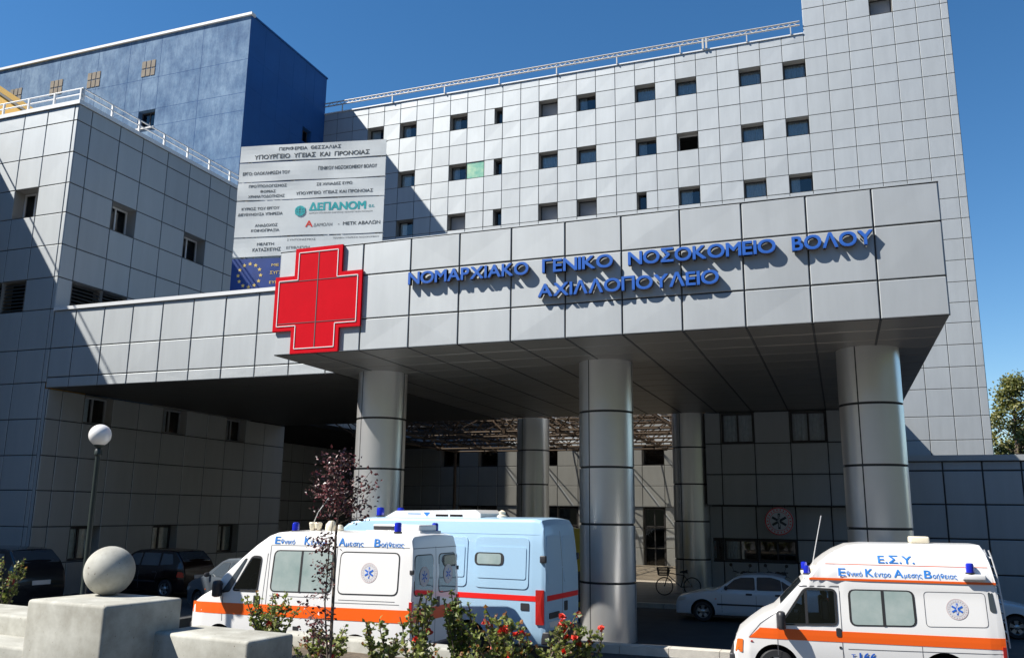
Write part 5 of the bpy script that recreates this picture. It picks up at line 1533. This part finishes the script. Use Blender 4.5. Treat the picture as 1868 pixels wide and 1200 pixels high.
mb = MB(); mb.tube([(.1, 0, .74), (.4, 0, .78), (.8, 0, .78)], [.09, .13, .10], 10); mb.build('seat', 'rubber', mp, smooth=60)
mb = MB(); mb.tube([(-.36, -.32, 1.02), (-.46, 0, 1.0), (-.36, .32, 1.02)], .02, 7); mb.build('handlebar', 'plastic', mp)
mb = MB(); mb.lathe([(.17, 0), (.19, .1), (.16, .24), (.08, .33), (0, .35)], (-.48, 0, 1.08), 14); mb.build('windscreen', 'white_paint', mp, smooth=60)

# ---------------------------------------------------------------- street lamp
lp = thing('street_lamp', 'slim dark lamp post with a white globe', 'street lamp', (-13.22, 12.88, 0))
mb = MB()
mb.lathe([(.11, 0), (.11, .5), (.085, .56), (.055, .62), (.05, 2.2), (.043, 3.75), (.07, 3.78), (.07, 3.86), (.04, 3.9), (.09, 3.94), (.09, 3.97), (0, 3.97)], (0, 0, 0), 16)
mb.build('post', 'pole', lp, smooth=40)
mb = MB(); mb.lathe([(.085*1, -.19)]+[(.205*sin(a), -.205*cos(a)) for a in [0.45+(pi-0.45)*k/16 for k in range(17)]], (0, 0, 4.15), 24); mb.build('globe', 'globe', lp, smooth=80)

# ---------------------------------------------------------------- concrete planter, ball, walls
PA = -radians(6.5)
E1 = Vector((cos(PA), sin(PA), 0)); E2 = Vector((-sin(PA), cos(PA), 0))
def pbox(name, label, cat, corner, w, d, z0, z1, m='concrete', bev=0.045, group=None):
    """corner = near left in plan"""
    t = thing(name, label, cat, (corner[0], corner[1], z0), rz=PA, group=group)
    ORG[t.name] = Vector((0,0,0))
    mb = MB(); mb.box(0, 0, 0, w, d, z1-z0)
    o = mb.build('block', m, None, bevel=bev)
    o.name = name
    o.location = (corner[0], corner[1], z0); o.rotation_euler = (0, 0, PA)
    bpy.data.objects.remove(t)
    o.name = name
    return tag(o, label, cat, group)
pbox('pedestal', 'square concrete pedestal carrying the stone ball', 'pedestal', (-10.17, 8.99), 1.5, 1.25, 0.0, 1.6)
mb = MB(); NB = 40
R0 = 0.335
mb.lathe([(0, -R0*0.985), (R0*0.17, -R0*0.985)]+[(R0*sin(a), -R0*cos(a)) for a in [0.18+(pi-0.18)*k/24 for k in range(25)]], (0, 0, 0), NB)
o = mb.build('stone_ball', 'concrete', None, smooth=80, loc=(0, 0, 0)); o.location = (-9.68, 9.86, 1.6+R0*0.985)
tag(o, 'round speckled concrete ball resting on the square pedestal', 'ball')
pbox('bench_wall', 'thick concrete bench wall to the right of the ball pedestal', 'wall', (-8.66, 9.64), 1.70, 0.86, 0.0, 1.2)
pbox('bench_wall', 'thick concrete bench wall to the left of the ball pedestal', 'wall', (-13.6, 10.36), 3.5, 0.95, 0.0, 1.2)
pbox('low_ledge', 'low concrete ledge in front of the left bench wall', 'ledge', (-13.8, 9.70), 3.6, 0.7, 0.0, 0.92)
pbox('planter_wall', 'long pale concrete wall at the back of the planting bed', 'wall', (-8.5, 12.2), 3.4, 0.35, 0.0, 0.9)
pbox('planter_wall', 'low front edge of the planting bed right of the bench', 'wall', (-6.95, 9.0), 4.2, 0.3, 0.0, 0.82)
mb = MB(); mb.face([(-8.9, 9.75, .72), (-2.9, 9.0, .72), (-2.7, 12.0, .72), (-8.6, 12.4, .72)])
tag(mb.build('soil', 'soil'), kind='structure', label='brown soil of the planting bed')
mb = MB()
for k in range(4):
    mb.box(-5.4+k*1.0, 18.25, 0, -5.4+k*1.0+0.99, 18.6, 0.165)
tag(mb.build('kerb_wall', 'kerb', None, loc=(-3.4, 18.4, 0)), 'low pale kerb wall in front of the middle column', 'kerb')

# ---------------------------------------------------------------- plants
def leaf(mb, p, d, size, m, rnd, wide=0.42):
    d = Vector(d).normalized()
    s_ = d.cross(Vector((rnd.uniform(-1,1), rnd.uniform(-1,1), rnd.uniform(-1,1)))).normalized()*size*wide
    p = Vector(p); n = d.cross(s_).normalized()*size*0.12
    t = p+d*size
    mid = p+d*size*0.5
    mb.face([p, mid+s_+n, t, mid-s_+n], m)
def shrub(name, label, cat, x, y, z0, stems, mats, flowers=0, group=None, leaf_size=0.062, density=46, seed=1, tip=True):
    rnd = random.Random(seed)
    t = thing(name, label, cat, (x, y, z0), group=group)
    st = MB(); lf = MB(); fl_ = MB()
    tips = []
    for (dx, dy, h, spread) in stems:
        pts = []
        n = 7
        bx, by = rnd.uniform(-.05, .05), rnd.uniform(-.05, .05)
        for k in range(n+1):
            u = k/n
            pts.append((bx+dx*u**0.9+rnd.uniform(-.02, .02), by+dy*u**0.9+rnd.uniform(-.02, .02), h*u))
        st.tube(pts, [0.014*(1-0.7*k/n)+0.002 for k in range(n+1)], 5)
        tips.append(pts[-1])
        side = []
        for k in range(2, n):
            for q in range(2):
                a = rnd.uniform(0, 2*pi); l = spread*rnd.uniform(.5, 1.0)*(1.15-0.6*k/n)
                e = (pts[k][0]+l*cos(a), pts[k][1]+l*sin(a), pts[k][2]+l*rnd.uniform(.4, 1.0))
                st.tube([pts[k], e], [0.006, 0.002], 4)
                side.append((pts[k], e)); tips.append(e)
        segs = [(pts[k], pts[k+1]) for k in range(1, n)]+side
        for a, b in segs:
            a, b = Vector(a), Vector(b)
            nn = max(3, int((b-a).length*density))
            for q in range(nn):
                u = rnd.random()
                p = a.lerp(b, u)
                an = rnd.uniform(0, 2*pi)
                d = Vector((cos(an), sin(an), rnd.uniform(-.2, 1.2)))
                mi = rnd.choice([0, 0, 1, 1, 2])
                if tip and u > 0.85 and rnd.random() < 0.35: mi = 3
                leaf(lf, p, d, leaf_size*rnd.uniform(.6, 1.25), mi, rnd)
    st.build('stem', 'bark', t)
    lf.build('foliage', mats, t)
    if flowers:
        for k in range(flowers):
            fl_ = MB()
            p = rnd.choice(tips)
            c = Vector(p)+Vector((rnd.uniform(-.04, .04), rnd.uniform(-.04, .04), rnd.uniform(-.02, .05)))
            for q in range(16):
                d = Vector((rnd.uniform(-1, 1), rnd.uniform(-1, 1), rnd.uniform(-.3, 1)))
                leaf(fl_, c, d, 0.05*rnd.uniform(.7, 1.2), 0, rnd, wide=.5)
            fl_.build('flower', 'flower', t)
    return t
GM = ['leaf_a', 'leaf_b', 'leaf_c', 'leaf_tip']
rr = random.Random(3)
def stems(n, r, h0, h1, spread, rnd=rr):
    return [(rnd.uniform(-r, r), rnd.uniform(-r*.6, r*.6), rnd.uniform(h0, h1), spread) for _ in range(n)]
shrub('shrub', 'low leafy green shrub just behind the right bench wall', 'shrub', -7.75, 10.95, .72, stems(15, .50, .5, .95, .15), GM, 2, seed=11)
shrub('shrub', 'small green shrub at the foot of the purple sapling', 'shrub', -6.3, 9.9, .72, stems(12, .36, .35, .66, .14), GM, 1, seed=12)
shrub('shrub', 'tall upright green shrub with coppery tips between sapling and dark bush', 'shrub', -4.72, 9.6, .72, stems(9, .2, .65, 1.16, .15), GM, 2, seed=13)
shrub('shrub', 'dense dark green cone shaped bush left of the red flowering shrub', 'shrub', -4.22, 9.75, .72, stems(14, .20, .7, 1.18, .13), ['leaf_a', 'leaf_c', 'leaf_a', 'leaf_b'], 0, leaf_size=.045, density=110, seed=14, tip=False)
shrub('shrub', 'wispy green shrub close to the right of the purple sapling', 'shrub', -5.25, 9.8, .72, stems(9, .32, .4, .85, .14), GM, 1, seed=15)
shrub('flowering_shrub', 'bushy shrub with many bright red flower clusters', 'flowering shrub', -3.5, 9.75, .72, stems(22, .80, .5, 1.0, .2), GM, 26, seed=16)
shrub('flowering_shrub', 'smaller red flowered shrub between dark bush and bushy red shrub', 'flowering shrub', -4.1, 9.35, .72, stems(9, .42, .4, .74, .18), GM, 4, seed=17)
shrub('flowering_shrub', 'tall red flowered shrub in front of the light blue van rear corner', 'flowering shrub', -2.92, 10.1, .72, stems(6, .3, .6, .98, .18), GM, 9, seed=21)
shrub('shrub', 'sunlit green twig of a shrub at the left picture edge', 'shrub', -14.35, 12.2, .9, stems(5, .35, .7, 1.05, .14), GM, 0, seed=18)

# purple leaved sapling
sp = thing('sapling', 'slender purple leaved sapling in front of the left ambulance', 'tree', (-5.68, 9.25, .72))
rnd = random.Random(5)
st = MB(); lf = MB()
trunk = [(0, 0, 0), (.0, .01, .6), (.01, 0, 1.2), (.0, 0, 1.75), (.02, 0, 2.05), (.03, 0, 2.4), (.02, 0, 2.75)]
st.tube(trunk, [.022, .02, .018, .016, .013, .009, .004], 7)
br = []
def branch(a, b, n=26, w=0.05):
    st.tube([a, ((a[0]+b[0])/2, (a[1]+b[1])/2, (a[2]+b[2])/2+.02), b], [.008, .005, .002], 5)
    for k in range(int(n*1.5)):
        u = rnd.uniform(.25, 1.05)
        p = Vector(a).lerp(Vector(b), u)+Vector((rnd.gauss(0, w), rnd.gauss(0, w), rnd.gauss(0, w)))
        d = Vector((rnd.uniform(-1, 1), rnd.uniform(-1, 1), rnd.uniform(-.8, .8)))
        leaf(lf, p, d, rnd.uniform(.034, .060), rnd.choice([0, 0, 1, 2]), rnd, .34)
for k in range(26):     # main crown
    z = rnd.uniform(1.85, 2.7)
    i = min(range(len(trunk)), key=lambda q: abs(trunk[q][2]-z))
    a = (trunk[i][0], 0, z)
    an = rnd.uniform(0, 2*pi); l = rnd.uniform(.12, .38)*(1.2 if z < 2.4 else .75)
    branch(a, (a[0]+l*cos(an), l*sin(an), z+l*rnd.uniform(.1, .8)), 22, .055)
for b in ((.48, -.05, 2.55), (.40, 0, 2.18), (-.42, 0, 2.36), (.42, .05, 2.36)): branch((.02, 0, 2.0), b, 20, .05)
for k in range(10):     # drooping cluster on the second leader left of the trunk
    z = rnd.uniform(.95, 1.75)
    branch((-.04, 0, z+.1), (-.20+rnd.uniform(-.12, .10), rnd.uniform(-.1, .1), z), 17, .05)
for k in range(9):
    z = rnd.uniform(.15, .9)
    branch((.02, 0, z), (-.14+rnd.uniform(-.16, .12), rnd.uniform(-.12, .12), z+rnd.uniform(-.05, .15)), 12, .05)
for b in ((-.42, 0, .98), (-.36, 0, .75), (-.3, .05, .6)): branch((0, 0, .6), b, 14, .045)
st.tube([(-.02, 0, .35), (-.10, 0, 1.0), (-.08, 0, 1.6), (-.05, 0, 1.95)], [.011, .009, .007, .003], 6)
st.build('trunk', 'bark', sp); lf.build('crown', ['purple_a', 'purple_b', 'purple_c'], sp)

# background trees at the right
def tree(label, x, y, h, rad, seed, base=2.0):
    t = thing('broadleaf_tree', label, 'tree', (x, y, 0), group='trees behind the annex')
    rnd = random.Random(seed)
    st = MB(); lf = MB()
    st.tube([(0, 0, 0), (.1, 0, h*.3), (-.05, 0, h*.6), (0, 0, h*.95)], [.3, .24, .15, .04], 8)
    for k in range(130):
        z = rnd.uniform(base, h)
        u = (z-base)/(h-base)
        env = rad*(0.55+0.9*u*(1-u)*1.8)*(1 if u < .85 else (1-u)/.15*.8+.2)
        an = rnd.uniform(0, 2*pi); l = env*math.sqrt(rnd.uniform(.15, 1))
        c = Vector((l*cos(an), l*sin(an), z))
        st.tube([(0, 0, max(1, z-l*.7)), tuple(c)], [.05, .015], 4)
        cr = rnd.uniform(.35, .75)
        mi0 = rnd.choice([0, 1, 1, 2])
        for q in range(70):
            p = c+Vector((rnd.gauss(0, cr*.5), rnd.gauss(0, cr*.5), rnd.gauss(0, cr*.45)))
            d = Vector((rnd.uniform(-1, 1), rnd.uniform(-1, 1), rnd.uniform(-1, .6)))
            leaf(lf, p, d, rnd.uniform(.14, .26), mi0 if rnd.random() < .6 else rnd.choice([0, 1, 2]), rnd, .4)
    st.build('trunk', 'bark', t); lf.build('crown', ['poplar_a', 'poplar_b', 'poplar_c'], t)
tree('tall olive green tree directly behind the tower corner', 11.3, 66, 11.9, 2.0, 31)
tree('olive green tree to the right, cut by the picture edge', 14.2, 67.5, 11.2, 2.3, 32)
tree('farther lower green tree hidden between the two taller trees', 13.0, 73, 9.0, 2.4, 33)

# tidy
bpy.data.objects.remove(_fo)
bpy.data.curves.remove(_fc)
for o in list(bpy.data.objects):
    if o.type == 'MESH' and o.parent is None and 'kind' not in o and 'category' not in o:
        print('UNTAGGED', o.name)
